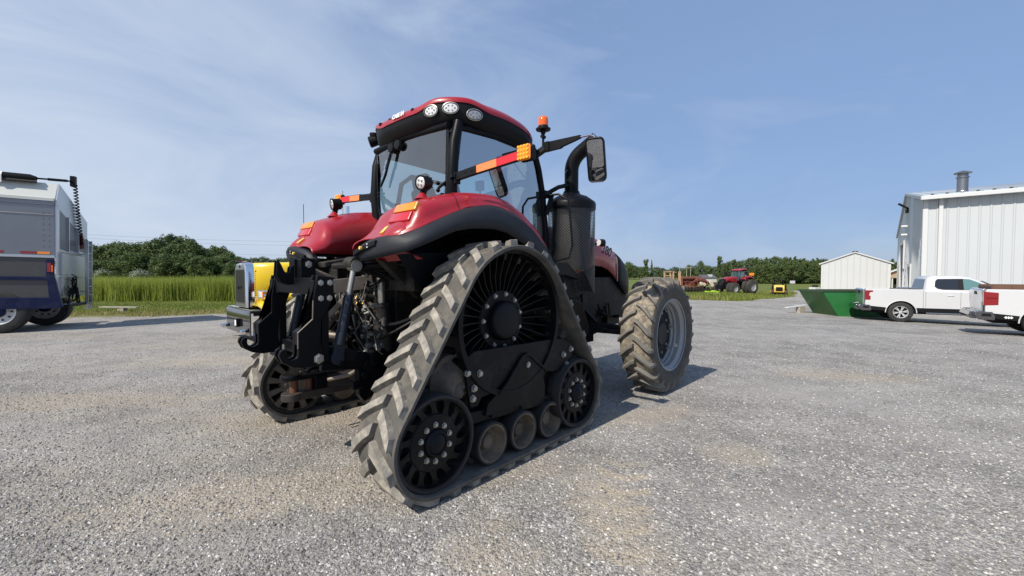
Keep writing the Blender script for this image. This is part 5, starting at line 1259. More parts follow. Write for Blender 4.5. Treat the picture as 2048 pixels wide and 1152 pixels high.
# rusty farm implement
IM = empty('farm_implement', (22.6, 55.5, gz(22.6, 55.5)), R(8), 'rusty red and faded orange farm implement lying beyond the front tyre', 'farm implement')
rnd = random.Random(31)
mb = MB(); mb.prism([(-.3, 1.75), (.1, 2.0), (.1, 2.1), (-.35, 2.0)], 'yz', -.9, 1.25); mb.box(-.9, 1.25, .0, .08, .95, 1.8); mb.box(-.9, -.82, -.6, .6, .8, 1.9); mb.box(1.17, 1.25, -.6, .6, .8, 1.9); mb.box(-.9, 1.25, -.6, .6, .75, .85); mb.build('hopper', RUST, IM, 0, bevel=.03)
mb = MB()
for x in (-3.1, -2.3, -1.9, -1.1, -.95):
    mb.bar((x, -.2, 1.0), (x, -.1, 2.75), .16, .16); 
for z in (1.7, 2.2, 2.7): mb.bar((-3.2, -.15, z), (-1.7, -.12, z), .12, .12)
for z in (2.7, 2.1): mb.bar((-1.2, -.15, z), (-.8, -.1, z - .05), .12, .12)
mb.bar((-2.4, -.3, 2.75), (-1.3, .2, 2.6), .12, .14); mb.build('upright_frame', TANP, IM, 0, bevel=.02)
mb = MB()
for k in range(26):
    x = rnd.uniform(-1.0, 3.0); z = rnd.uniform(.5, 1.7 - .2 * max(0, x - 1.5)); y = rnd.uniform(-.8, .3); a = rnd.uniform(0, 3.14); l = rnd.uniform(.3, .9)
    mb.bar((x - cos(a) * l, y, z - sin(a) * l * .5), (x + cos(a) * l, y + rnd.uniform(-.3, .3), z + sin(a) * l * .5), rnd.uniform(.06, .14), rnd.uniform(.06, .16))
for k in range(7): mb.tube([(1.2 + .25 * k, -.5, 1.9 - .1 * k), (1.5 + .25 * k, -.2, 2.0 - .14 * k), (1.8 + .2 * k, .2, 1.6 - .12 * k)], .07, 8)
mb.lathe([(.1, -.9), (.42, -.85), (.42, .7), (.1, .8)], (1.9, 0, 1.55), (1, .2, -.25), 20)
mb.build('rusty_linkage', RUST, IM, 40, bevel=.01)
mb = MB()
for k in range(9):
    x = -1.0 + .45 * k; mb.lathe([(.36, -.02), (.38, 0), (.36, .02), (.05, .06)], (x, -.7, .40), (1, .25, 0), 20)
mb.tube([(-1.1, -.7, .4), (3.0, -.7, .4)], .06, 8); mb.build('disc_gang', CAST, IM, 40)
PAL = mat('pale_paint', (.62, .52, .42), .7, var=.2)
for x, z, r in ((1.55, 1.2, .22), (1.95, 1.1, .2), (2.9, 1.35, .25), (3.05, 1.0, .22)): MB().lathe([(.02, -.12), (r, -.1), (r, .1), (.02, .12)], (x, -.85, z), (.1, 1, .1), 16).build('gauge_wheel', PAL, IM, 30)
for s in (-1, 1): MB().lathe([(.12, -.14), (.42, -.15), (.46, 0), (.42, .15), (.12, .14)], (s * 2.6, .6, .46), (0, 1, 0), 20).build('transport_wheel', FTY, IM, 40)
o = tag(MB().prism([(-.9, 0), (.9, 0), (1.0, .25), (.3, .4), (-.2, .3), (-.8, .35)], 'xz', -.2, .2).build('lime_panel', LIME, None, 0, bevel=.03), 'lime green panel lying in the grass before the far tractor', 'panel'); o.location = (25.6, 55.0, gz(25.6, 55) + .02)
o = tag(MB().box(-.9, .9, -.15, .15, 0, .3).build('timber_beam', mat('pale_timber', (.5, .38, .24), .8, var=.2), None, 0, bevel=.02), 'pale timber beam in the weeds at the gravel edge', 'beam'); o.location = (21.8, 46.5, gz(21.8, 46.5) + .02)
for u, d, zt, m, lb in ((1503, 80, 2.6, AMBER, 'small orange road sign on a thin post right of the far tractor'), (1585, 76, 1.2, TRIM, 'small white sign on a post before the dense wood')):
    x = (u - 1024) / 856.7 * d; e = empty('road_sign', (x, d, gz(x, d)), 0, lb, 'sign')
    MB().box(-.03, .03, .03, .08, 0, zt).build('post', STEEL, e, 0); MB().box(-.45, .45, -.02, .02, zt - .15, zt + .35).build('sign_plate', m, e, 0)
for u, vt in ((1359, 522), (1373, 531), (1381, 532), (1688, 520)):
    d = 160; x = (u - 1024) / 856.7 * d; zt = 1.674 + (547.2 - vt) / 856.7 * d; e = empty('utility_pole', (x, d, gz(x, d)), 0, 'thin grey utility pole on the far skyline among the low trees', 'utility pole', 'far utility poles')
    MB().cyl((0, 0, -.2), (0, 0, zt - gz(x, d)), .12, .08, n=8).build('post', WOOD, e, 40); MB().bar((-.8, 0, zt - gz(x, d) - .6), (.8, 0, zt - gz(x, d) - .6), .1, .1).build('crossarm', WOOD, e, 0)
for i, (v0, v1, d) in enumerate(((463, 484, 78), (470, 492, 78), (489, 512, 78))):
    mb = MB(); p0 = (-1.13 * d, d, 1.674 + (547.2 - v0) / 856.7 * d); p1 = (-.36 * d, d + 14, 1.674 + (547.2 - v1) / 856.7 * (d + 14))
    mb.tube([V(p0).lerp(V(p1), k / 20) + V((0, 0, -.6 * sin(PI * k / 20))) for k in range(21)], .012, 4)
    tag(mb.build('power_cable', CAST, None, 0), 'thin power cable sagging across the sky above the reeds', 'cable', 'power cables above the reeds')
for u in (96, 735):
    d = 78 if u < 300 else 92; x = (u - 1024) / 856.7 * d
# ------------------------------------------------------------------ yellow semi truck
b_ = R(46); YT = empty('semi_truck', (-6.90, 10.66, 0), PI + b_, 'yellow long-nosed semi truck with chrome grille and bumper behind the big tractor', 'truck')
def hsec(x, zt, zb, h, k=.14):
    pts = [(h, zb), (h, zt - k * 1.6), (h * .98, zt - k * .7), (h * .9, zt - k * .2), (h * .7, zt - .01), (0, zt)]
    return [(x, -y, z) for y, z in pts] + [(x, y, z) for y, z in pts[::-1][1:]]
mb = MB(); mb.grid([hsec(-.30, 1.93, .86, .50), hsec(-1.2, 1.97, .95, .58), hsec(-2.2, 2.03, 1.0, .70), hsec(-3.05, 2.08, 1.0, .80)])
hd = mb.build('hood', YELLOW, YT, 50, solid=.02)
for s in (-1, 1):
    mb = MB(); rows = []
    for k in range(15):
        t = k / 14; a = PI * (1.02 - 1.0 * t); x = -1.32 - .80 * cos(a) * -1; z = .56 + .66 * sin(a) ** .8 if sin(a) > 0 else .56
        x = -1.32 + .82 * -cos(a) * -1
        rows.append((x, z))
    rows = [(-.30, .84), (-.36, .92), (-.48, 1.0), (-.65, 1.10), (-.85, 1.19), (-1.1, 1.25), (-1.35, 1.27), (-1.6, 1.24), (-1.85, 1.15), (-2.05, 1.02), (-2.2, .85), (-2.3, .66)]
    g = [[(x, s * .50, z + .10 * (1 - abs(i - 5) / 9)), (x, s * .72, z + .04), (x, s * .98, z), (x, s * 1.10, z - .03), (x, s * 1.13, z - .10), (x, s * 1.125, z - .17)] for i, (x, z) in enumerate(rows)]
    mb.grid(g); mb.build('front_fender', YELLOW, YT, 60, solid=.015)
    mb = MB(); c = V((-.36, s * .80, 1.17))
    mb.rings([[tuple(c + V((x, s * y * f, z * f))) for y, z in ((-.20, -.10), (.20, -.11), (.25, -.02), (.22, .10), (-.18, .12), (-.22, 0))] for x, f in ((-.28, .55), (-.12, .95), (0.0, 1), (.03, .92))])
    hl = mb.build('headlight', CHROME, YT, 30, bevel=.01)
    mb = MB().rings([[tuple(c + V((x, s * y * f, z * f))) for y, z in ((-.16, -.07), (.15, -.08), (.2, 0), (.16, .07), (-.15, .08))] for x, f in ((.028, 1), (.045, .8))]); mb.build('headlight_lens', WLENS, hl, 30)
    mb = MB(); mb.box(c.x - .10, c.x + .036, c.y + s * .205 - .03, c.y + s * .205 + .035, c.z - .06, c.z + .07); mb.build('turn_lamp', AMBER, hl, 0, bevel=.01)
    mb = MB(); mb.lathe([(.30, -.16), (.46, -.165), (.515, -.12), (.52, 0), (.515, .12), (.46, .165), (.30, .16)], (-1.35, s * 1.0, .52), (0, 1, 0), 40, caps=False); w_ = mb.build('wheel', TYRE, YT, 40)
    MB().lathe([(.30, -.15), (.28, -.1), (.27, .0), (.12, .06 * s), (.01, .06 * s), (.01, .0), (.27, -.02), (.28, .1), (.30, .15)], (-1.35, s * 1.0, .52), (0, 1, 0), 30, caps=False).build('rim', CHROME, w_, 30)
# chrome radiator shell
def shell(f, x): 
    p = []
    for y, z in ((-.50, .84), (-.50, 1.70), (-.47, 1.86), (-.38, 1.93), (0, 1.955), (.38, 1.93), (.47, 1.86), (.50, 1.70), (.50, .84)): p.append((x, y * f, .84 + (z - .84) * (f if z > .9 else 1)))
    return p
mb = MB().rings([shell(1.0, -.34), shell(1.0, -.20), shell(.985, -.13), shell(.95, -.11)], False)
gr = mb.build('grille_shell', CHROME, YT, 40, bevel=.0)
mb = MB(); mb.prism([(-.48, .84), (-.48, 1.70), (-.44, 1.85), (-.35, 1.91), (.35, 1.91), (.44, 1.85), (.48, 1.7), (.48, .84)], 'yz', -.16, -.115); mb.build('grille_surround', mat('satin_surround', (.42, .43, .42), .3, .85), gr, 30, bevel=.01)
gmesh = mat('grille_mesh', (.12, .13, .11), .45, .6, var=.3, vscale=120)
mb = MB(); mb.prism(rr_poly(.37, .42, .06), 'yz', -.113, -.106); mb.v = [(x, y, z + 1.36) for x, y, z in mb.v]
for k in range(19): mb.bar((-.104, -.345 + .0383 * k, .96), (-.104, -.345 + .0383 * k, 1.76), .008, .008)
mb.build('grille_mesh', gmesh, gr, 0)
mb = MB(); pts = [(-.10, -.20 + .4 * k / 24, 1.33 + .028 * sin(k * 1.9) * (1 if k % 3 else 1.6)) for k in range(25)]; mb.tube(pts, .008, 5); mb.build('script_emblem', BLKP, gr, 40)
mb = MB(); mb.lathe([(.035, 0), (.03, .01), (.001, .012)], (-.113, 0, 1.845), (1, 0, 0), 18); mb.build('round_badge', BLKP, gr, 40)
mb = MB(); mb.prism([(-.36, 1.955), (-.05, 2.0), (-.02, 1.99), (-.12, 1.96), (-.3, 1.94)], 'xz', -.02, .02); mb.bar((-.12, -.12, 1.975), (-.25, .12, 1.985), .03, .015); mb.build('hood_ornament', CHROME, gr, 0)
mb = MB()
for k in range(13): mb.box(-.35, -.31, .4995, .512, 1.12 + .05 * k, 1.145 + .05 * k)
mb.build('louver_row', BLKP, gr, 0)
mb = MB(); mb.prism([(-.16, .20), (.02, .20), (.03, .22), (.03, .77), (.02, .79), (-.2, .79), (-.2, .77), (0, .77), (0, .22), (-.16, .22)], 'xz', -1.06, 1.06); mb.v = [(x - .07, y, z) for x, y, z in mb.v]; bp = mb.build('bumper', mat('dark_chrome', (.10, .10, .11), .10, .9, .4), YT, 40, bevel=.01)
mb = MB(); mb.box(-.55, -.06, -1.05, 1.05, .80, .825); mb.build('bumper_step', CHROME, bp, 0)
mb = MB(); mb.box(-.04, .03, .02, .20, .36, .56); pl = mb.build('plate_holder', BLKP, bp, 0, bevel=.008); MB().box(.031, .034, .045, .175, .39, .53).build('number_plate', WDECAL, pl, 0)
for y in (-1.0, .78): MB().lathe([(.02, 0), (.07, .04), (.06, .12), (.01, .15)], (-.04, y, .30), (1, 0, 0), 14).build('tow_hook', CHROME, bp, 40)
# cab
mb = MB(); mb.rings([[(x, y, z) for x, y in ((-2.95, -1.0), (-2.95, 1.0), (-4.6, 1.05), (-4.6, -1.05))] for z in (.9, 2.05)]); mb.build('cab_body', YELLOW, YT, 40, bevel=.06)
mb = MB(); mb.rings([[(-2.98, -.98, 2.05), (-2.98, .98, 2.05), (-4.6, 1.03, 2.05), (-4.6, -1.03, 2.05)], [(-3.35, -.93, 2.62), (-3.35, .93, 2.62), (-4.6, 1.0, 2.72), (-4.6, -1.0, 2.72)], [(-3.55, -.85, 2.72), (-3.55, .85, 2.72), (-4.5, .95, 2.80), (-4.5, -.95, 2.80)]]); cb = mb.build('cab_top', YELLOW, YT, 40, bevel=.04)
TEAL = mat('teal_windscreen', (.08, .22, .24), .05, .0, 1.0)
mb = MB(); mb.add([(-3.005, -.9, 2.1), (-3.005, .9, 2.1), (-3.325, .87, 2.58), (-3.325, -.87, 2.58)], [(0, 1, 2, 3)]); mb.xf(Matrix.Translation((.02, 0, .0))); mb.build('windscreen', TEAL, cb, 0, solid=.006)
for s in (-1, 1):
    mb = MB(); mb.add([(-3.2, s * .998, 2.12), (-3.45, s * .965, 2.58), (-4.3, s * .998, 2.62), (-4.3, s * 1.03, 2.12)], [(0, 1, 2, 3)]); mb.build('side_window', TEAL, cb, 0, solid=.012)
MB().tube([(-3.45, -1.16, .6), (-3.45, -1.16, 3.85)], .075, 16).build('exhaust_stack', CHROME, YT, 50)
MB().tube([(-2.0, -.9, 1.2), (-2.0, -.9, 3.72)], .009, 6).build('antenna', BLKP, YT); MB().tube([(-3.35, -1.25, 2.3), (-3.35, -1.25, 4.35)], .008, 6).build('antenna', BLKP, YT)
mb = MB(); mb.box(-8.2, -.3, -.45, -.35, .62, .9); mb.box(-8.2, -.3, .35, .45, .62, .9)
for X in (-6.3, -7.6):
    for s in (-1, 1): mb.lathe([(.28, -.3), (.5, -.3), (.52, 0), (.5, .3), (.28, .3)], (X, s * .9, .52), (0, 1, 0), 30)
mb.build('rear_frame', TYRE, YT, 40)
mb = MB()
for s in (-1, 1): mb.tube([(-3.0, s * 1.05, .55), (-4.9, s * 1.05, .55)], .30, 20)
mb.build('fuel_tank', CHROME, YT, 40)
# ------------------------------------------------------------------ grain trailer on the left
TL = empty('feed_trailer', (-13.30, 12.42, 0), R(30), 'tall grey metal feed trailer with dark blue chassis at the left edge', 'trailer'); TL.rotation_euler = (0, R(1.3), R(30))
WD = 2.5; X0 = -9.5
mb = MB(); mb.box(X0, 0, 0, .04, 2.20, 3.64)
for z in (3.36,): mb.prism([(-.006, z - .02), (-.02, z), (-.006, z + .02), (.0, z)], 'yz', X0, -.02)
for k in range(7):
    z = 3.42 - .16 * k
    for x in (-.12, -.24): mb.lathe([(.016, 0), (.012, .012), (.002, .015)], (x, 0, z), (0, -1, 0), 8)
mb.build('side_panel', GALV, TL, 30)
mb = MB(); mb.box(X0, -.02, .03, .06, .95, 2.16); mb.build('lower_panel', mat('dull_brown_grey_sheet', (.085, .083, .083), .4, .5, var=.15), TL, 0)
mb = MB(); mb.box(X0, 0, -.03, .05, 3.64, 3.76); mb.build('top_rail', GALV, TL, 0, bevel=.01)
mb = MB(); mb.prism([(-.01, 3.76), (.22, 4.30), (.26, 4.30), (.03, 3.76)], 'yz', X0, 0); mb.prism([(-.06, 3.76), (-.06, 3.84), (-.03, 3.86), (.02, 3.80)], 'yz', X0, 0); hb = mb.build('hopper_board', mat('pale_board', (.55, .57, .53), .5), TL, 0)
mb = MB(); mb.box(X0, 0, -.012, .04, 2.13, 2.20); mb.build('trim_strip', ALU, TL, 0)
for x0, x1, m in ((-3.6, -2.6, REDR), (-1.85, -1.25, REDR), (-.72, -.42, REDL), (-.40, -.13, ORGR), (-1.05, -.75, REDL)):
    pass
for x0, x1, m, nm in ((-2.9, -1.02, REDL, 'red_tape'), (-.70, -.36, REDL, 'red_tape'), (-.355, -.10, AMBER, 'amber_tape')):
    MB().box(x0, x1, -.008, 0, 2.23, 2.30).build(nm, m, TL, 0)
mb = MB(); mb.box(X0, -.1, -.02, .06, 1.48, 1.58); mb.box(X0, .02, -.02, .06, .66, .98)
mb.prism([(-.16, 1.6), (-.02, 1.6), (.17, .70), (.02, .66), (-.10, .66)], 'xz', -.025, .07); mb.box(-.18, -.02, -.02, .05, 1.58, 2.08); mb.box(X0, -.5, .3, WD - .3, .66, .95); mb.build('blue_chassis', BLUE, TL, 0, bevel=.01)
mb = MB(); mb.box(-.15, -.07, -.035, -.018, 1.72, 1.98); mb.build('tail_lamp', REDL, TL, 0, bevel=.005)
mb = MB(); mb.box(-.065, -.03, -.035, -.018, 1.72, 1.92); mb.build('tail_lamp', ORANGE, TL, 0, bevel=.005)
# rear end
def rt(y): return 4.30 - .36 * y
mb = MB(); mb.prism([(0.02, 2.28), (2.48, 2.28), (2.48, rt(2.48)), (.22, 4.30), (.02, 3.8)], 'yz', 0, .04); mb.prism([(.05, .95), (2.45, .95), (2.48, 2.28), (.02, 2.28)], 'yz', .0, .05); rw = mb.build('rear_panel', ALU, TL, 0)
for y0, y1 in ((.08, .72), (.86, 1.50), (1.64, 2.30)):
    mb = MB(); mb.prism([(y0, 2.42), (y1, 2.36), (y1, 3.62 - .36 * y1), (y0, 3.62 - .36 * y0)], 'yz', .041, .047); mb.build('grey_panel', mat('dark_grey_sheet', (.13, .135, .145), .35, .6) if y0 < .1 else bpy.data.materials['dark_grey_sheet'], rw, 0)
mb = MB()
for y in (.03, .79, 1.57, 2.36): mb.bar((.06, y, 2.3), (.06, y, 3.68 - .36 * y), .05, .05)
mb.bar((.06, .02, 2.34), (.06, 2.4, 2.26), .05, .04); mb.bar((.06, .02, 1.6), (.06, 2.4, 1.55), .05, .05); mb.bar((.07, .25, 1.0), (.07, .25, 2.28), .06, .06); mb.build('rear_frame', ALU, rw, 0)
mb = MB(); mb.box(0, .25, .2, 1.9, .68, .76); mb.build('rear_bumper', BLKP, rw, 0, bevel=.01)
mb = MB(); rnd = random.Random(9)
for k in range(14):
    a = (.10, .7 + rnd.uniform(-.3, .6), rnd.uniform(.85, 1.5)); mb.tube([a, (.18, a[1] + rnd.uniform(-.1, .2), a[2] + rnd.uniform(-.3, .3)), (.1, a[1] + rnd.uniform(-.2, .4), a[2] + rnd.uniform(-.4, .4))], .018, 6)
mb.tube([(.12, .9, .9), (.12, .9, 1.55), (.12, 1.2, 1.58), (.12, 1.2, .9)], .02, 6); mb.build('rear_hose', BLK, rw, 40)
mb = MB()
for y in (1.58, 1.92): mb.box(.22, .30, y, y + .06, .52, 2.75)
for k in range(8): mb.bar((.26, 1.61, .72 + .27 * k), (.26, 1.95, .72 + .27 * k), .035, .035)
for z in (1.1, 2.3): mb.bar((.0, 1.8, z), (.26, 1.8, z), .05, .05)
mb.build('ladder', ALU, TL, 0)
# tarp roll, arm and hanging coil spring
mb = MB(); mb.tube([(X0, .16, 4.40), (-.55, .16, 4.40), (-.42, .16, 4.38)], [.10, .10, .07], 18); tp = mb.build('tarp_roll', BLKP, TL, 50)
mb = MB(); mb.tube([(X0, .10, 4.29), (-.4, .10, 4.29)], .04, 10); mb.build('tarp_bar', TYRE, tp)
mb = MB(); mb.lathe([(.105, -.05), (.105, .05)], (-1.12, .16, 4.40), (1, 0, 0), 20, caps=False); mb.box(-1.17, -1.07, .04, .09, 4.20, 4.40); mb.build('strap', WDECAL, tp, 0)
mb = MB(); mb.tube([(-.42, .16, 4.40), (.0, .75, 4.50), (.03, 1.20, 4.56)], .025, 8); mb.tube([(-.25, .4, 4.44), (.0, .9, 4.52)], .04, 10); mb.box(.0, .12, 1.12, 1.28, 4.40, 4.72); mb.build('tarp_arm', BLKP, TL, 0)
mb = MB(); n = 220; pts = []
for k in range(n + 1):
    t = k / n; y = 1.20 + .55 * t ** 1.2; z = 4.45 - 1.85 * t; a = 2 * PI * 20 * t; pts.append((.10 + .045 * cos(a), y + .045 * sin(a), z))
mb.tube(pts, .019, 6); mb.build('coiled_hose', BLK, TL, 50)
mb = MB(); mb.tube([(.06, 1.80, 2.95), (.06, 1.92, 2.5)], .06, 10); mb.build('red_hose_end', REDL, TL, 40)
def trailer_wheel(x, y, lab):
    mb = MB(); mb.lathe([(.37, -.19), (.50, -.205), (.585, -.18), (.60, -.1), (.60, .1), (.585, .18), (.50, .205), (.37, .19)], (x, y, .585), (0, 1, 0), 48, caps=False); w_ = mb.build('wheel', TYRE, TL, 40)
    MB().lathe([(.38, -.19), (.36, -.2), (.345, -.17), (.32, -.08), (.20, -.07), (.17, -.12), (.05, -.12), (.01, -.12), (.01, 0), (.345, 0), (.36, .17)], (x, y, .585), (0, 1, 0), 40, caps=False).build('rim', WHITE, w_, 30)
    MB().lathe([(.165, -.10), (.16, -.17), (.12, -.20), (.01, -.20)], (x, y, .585), (0, 1, 0), 28).build('hub', BLUE, w_, 40)
    mb = MB()
    for k in range(10): a = 2 * PI * k / 10; mb.lathe([(.028, -.07), (.022, -.12)], (x + .25 * cos(a), y, .585 + .25 * sin(a)), (0, 1, 0), 8)
    mb.build('wheel_nut_ring', CAST, w_)
for x in (-1.16, -2.55): trailer_wheel(x, .20, 1); trailer_wheel(x + .3, 2.2, 0)
# ------------------------------------------------------------------ pickups
def arch(cx, r, n=14, z0=.40): return [(cx - r * cos(PI * k / n), z0 + r * 1.02 * sin(PI * k / n)) for k in range(n + 1)]
def pickup(loc, rz, label, style):
    P = empty('pickup_truck', loc, rz, label, 'pickup')
    ax1, ax2 = 1.27, 4.98
    low = .60
    bed = [(.06, low + .08), (.06, 1.36), (.09, 1.41), (1.97, 1.41), (1.97, low)] + arch(ax1, .50)[::-1]
    bed = [(.06, .66), (.06, 1.36), (.09, 1.41), (1.985, 1.41), (1.985, .56), (ax1 + .5, .56)] + [(x, z) for x, z in arch(ax1, .5)[::-1] if z > .56] + [(ax1 - .5, .56), (.3, .58)]
    for s in (-1, 1):
        mb = MB(); ys = [(-.90, 0), (-.985, .0), (-1.01, 1)]
        mb.prism(bed, 'xz', s * 1.0, s * .90)
        MB_ = mb.build('bed_side', WHITE, P, 30, bevel=.025, seg=3)
        mb = MB(); pts = [(ax1 + cos(a) * .515, s * 1.005, .40 + .525 * sin(a)) for a in [PI * k / 16 for k in range(17)]]
        mb.tube(pts, .018, 6); mb.build('arch_lip', WHITE, MB_)
        # dark lower cladding
        mb = MB(); mb.prism([(.22, .60), (.30, .50), (ax1 - .46, .46), (ax1 - .5, .62), (.18, .68)], 'xz', s * 1.004, s * .92); mb.prism([(ax1 + .48, .46), (1.97, .44), (4.3, .44), (4.44, .46), (4.48, .63), (ax1 + .5, .63)], 'xz', s * 1.006, s * .92); mb.build('lower_cladding', BLKP, P, 30, bevel=.01)
        mb = MB(); mb.prism([(ax1 - .5, .42), (ax1 - .5, .9), (ax1 + .5, .9), (ax1 + .5, .42)], 'xz', s * .90, s * .55); mb.build('wheel_well', BLKP, P)
    MB().box(.12, 1.97, -.9, .9, .78, .84).build('bed_floor', BLKP, P, 0)
    mb = MB(); mb.prism([(.02, .68), (.10, .66), (.12, 1.38), (.09, 1.42), (.03, 1.41), (.0, 1.36), (.025, 1.05), (.0, .98)], 'xz', -.80, .80); tg = mb.build('tailgate', mat('tailgate_chromed_white', (.50, .51, .52), .16, .7, .5) if 'tailgate_chromed_white' not in bpy.data.materials else bpy.data.materials['tailgate_chromed_white'], P, 30, bevel=.015)
    MB().box(-.006, .02, -.14, .14, 1.22, 1.33).build('tailgate_handle', BLKP, tg, 0, bevel=.01)
    # cab and front body
    body = [(1.99, .56), (1.99, 1.40), (2.1, 1.36), (4.05, 1.33), (4.35, 1.33), (5.4, 1.26), (5.72, 1.18), (5.82, 1.0), (5.84, .66), (5.7, .52), (ax2 + .5, .52)] + [(x, z) for x, z in arch(ax2, .5)[::-1] if z > .52] + [(ax2 - .5, .52)]
    mb = MB(); mb.prism(body, 'xz', -1.0, 1.0); cb = mb.build('cab_body', WHITE, P, 30, bevel=.05, seg=3)
    rings = []
    for z, x0, x1, h in ((1.34, 2.0, 4.48, .95), (1.40, 2.03, 4.36, .945), (1.76, 2.09, 3.78, .835), (1.91, 2.13, 3.52, .775), (1.975, 2.25, 3.30, .70), (1.995, 2.45, 3.1, .55)):
        r = .14 if z < 1.93 else .2
        rings.append([(x0, -h + r, z), (x0 + r * .3, -h + r * .3, z), (x0 + r, -h, z), (x1 - r, -h, z), (x1 - r * .1, -h + r * .5, z), (x1 + .06, -h + r * 1.6, z), (x1 + .06, h - r * 1.6, z), (x1 - r * .1, h - r * .5, z), (x1 - r, h, z), (x0 + r, h, z), (x0 + r * .3, h - r * .3, z), (x0, h - r, z)])
    mb = MB().rings(rings); gh = mb.build('greenhouse', WHITE, P, 40, bevel=.012)
    def side(z): return lerp([(1.40, .945), (1.76, .835), (1.91, .775)], z) + .012
    DG = DGLASS_O
    for s in (-1, 1):
        def pl(nm, poly, m, off=0):
            mb = MB(); mb.add([(x, s * (side(z) + off), z) for x, z in poly], [tuple(range(len(poly)))]); return mb.build(nm, m, gh, 0, solid=.004)
        pl('rear_window', [(2.42, 1.46), (2.34, 1.55), (2.37, 1.78), (2.45, 1.86), (3.05, 1.87), (3.05, 1.42), (2.6, 1.42)], DG)
        pl('door_pillar', [(3.05, 1.42), (3.05, 1.87), (3.22, 1.87), (3.22, 1.42)], BLKP, .001)
        pl('front_window', [(3.22, 1.42), (3.22, 1.87), (3.42, 1.85), (3.68, 1.72), (4.12, 1.42)], TEALW)
        mb = MB(); mb.box(2.72, 2.92, s * 1.002 - .02, s * 1.002 + .02, 1.15, 1.18); mb.box(3.55, 3.75, s * 1.002 - .02, s * 1.002 + .02, 1.15, 1.18); mb.build('door_handle', WHITE, cb, 0, bevel=.008)
        mb = MB()
        for x in (2.05, 3.12, 4.22): mb.box(x, x + .008, s * 1.0005 - .002, s * 1.0005 + .002, .66, 1.33)
        mb.build('door_seam', BLKP, cb, 0)
        mb = MB(); mb.box(2.05, 4.35, s * 1.04 - .06, s * 1.04 + .06, .40, .45); mb.build('side_step', CHROME if s < 0 else CHROME, P, 0, bevel=.02)
        mb = MB(); mb.box(4.0, 4.18, s * 1.08 - .1, s * 1.08 + .1, 1.38, 1.55); mb.build('door_mirror', BLKP, cb, 0, bevel=.03)
    mb = MB(); mb.add([(2.04, -.72, 1.46), (2.04, .72, 1.46), (2.115, .64, 1.85), (2.115, -.64, 1.85)], [(0, 1, 2, 3)]); mb.xf(Matrix.Translation((-.018, 0, 0))).build('back_window', DG, gh, 0, solid=.004)
    mb = MB(); mb.add([(4.44, -.80, 1.40), (4.44, .80, 1.40), (3.80, .68, 1.77), (3.80, -.68, 1.77)], [(0, 1, 2, 3)]); mb.xf(Matrix.Translation((.03, 0, .02))).build('windscreen', TEALW, gh, 0, solid=.004)
    # bumper
    mb = MB(); mb.prism([(-.22, .48), (-.25, .58), (-.22, .70), (.05, .71), (.1, .60), (.05, .46)], 'xz', -.72, .72)
    for s in (-1, 1): mb.prism([(-.06, .46), (-.16, .58), (-.13, .73), (.22, .73), (.30, .60), (.28, .46)], 'xz', s * .70, s * 1.005)
    bm_ = mb.build('rear_bumper', SMOKE, P, 30, bevel=.03, seg=3)
    for s in (-1, 1): MB().prism([(-.02, .57), (.0, .66), (.18, .66), (.2, .57)], 'xz', s * 1.007, s * .98).build('bumper_step', BLKP, bm_, 0)
    MB().box(-.165, -.12, -.34, .34, .55, .68).build('bumper_step_pad', BLKP, bm_, 0, bevel=.01)
    # tail lamps
    for s in (-1, 1):
        mb = MB()
        if style == 1: mb.prism([(.045, 1.36), (.33, 1.36), (.33, 1.27), (.22, 1.25), (.20, 1.13), (.25, 1.12), (.25, .92), (.05, .92)], 'xz', s * 1.004, s * .84)
        else: mb.prism([(.02, 1.34), (.34, 1.31), (.34, .92), (.03, .90)], 'xz', s * 1.006, s * .80)
        tl = mb.build('tail_lamp', REDL, P, 30, bevel=.02)
        if style == 2:
            mb = MB(); mb.box(.06, .32, s * 1.007 - .003, s * 1.007 + .003, 1.12, 1.15); mb.build('lamp_divider', mat('dark_red_lens', (.12, .004, .006), .2) if 'dark_red_lens' not in bpy.data.materials else bpy.data.materials['dark_red_lens'], tl, 0)
    # wheels
    for X in (ax1, ax2):
        for s in (-1, 1):
            c = (X, s * .86, .427)
            mb = MB(); mb.lathe([(.255, -.12), (.35, -.135), (.413, -.115), (.427, -.08), (.427, .08), (.413, .115), (.35, .135), (.255, .12)], c, (0, s, 0), 44, caps=False); w_ = mb.build('wheel', TYRE, P, 40)
            mb = MB(); mb.lathe([(.262, .12), (.255, .127), (.245, .118), (.235, .06), (.235, -.08)], c, (0, s, 0), 40, caps=False)
            mb.lathe([(.06, .07), (.06, .098), (.04, .105), (.005, .105)], c, (0, s, 0), 20)
            for k in range(6):
                a = 2 * PI * k / 6 + .2
                for da in (-.14, .14): mb.bar((X + cos(a) * .05, s * (.86 + .09), .427 + sin(a) * .05), (X + cos(a + da) * .245, s * (.86 + .108), .427 + sin(a + da) * .245), .02, .034, (cos(a + 1.57), 0, sin(a + 1.57)))
            mb.build('rim', RIMA, w_, 30)
            MB().lathe([(.238, -.02), (.1, -.03), (.01, -.03)], c, (0, s, 0), 30).build('brake_disc', BLKP, w_)
    mb = MB(); mb.box(.3, 5.6, -.55, .55, .34, .56); mb.cyl((ax1, -.8, .40), (ax1, .8, .40), .06); mb.tube([(.2, -.5, .42), (.9, -.5, .42)], .04, 10); mb.build('underbody', BLKP, P, 0)
    mb = MB(); mb.box(5.80, 5.86, -.7, .7, .75, 1.05); mb.build('front_grille', BLKP, P, 0, bevel=.02)
    return P
RIMA = mat('bright_alloy', (.62, .63, .64), .3, .35)
SMOKE = mat('smoked_chrome', (.25, .25, .26), .14, 1)
DGLASS_O = mat('dark_window', (.015, .018, .024), .04, 0, .8); TEALW = mat('pale_teal_window', (.10, .20, .20), .04, 0, 1.0)
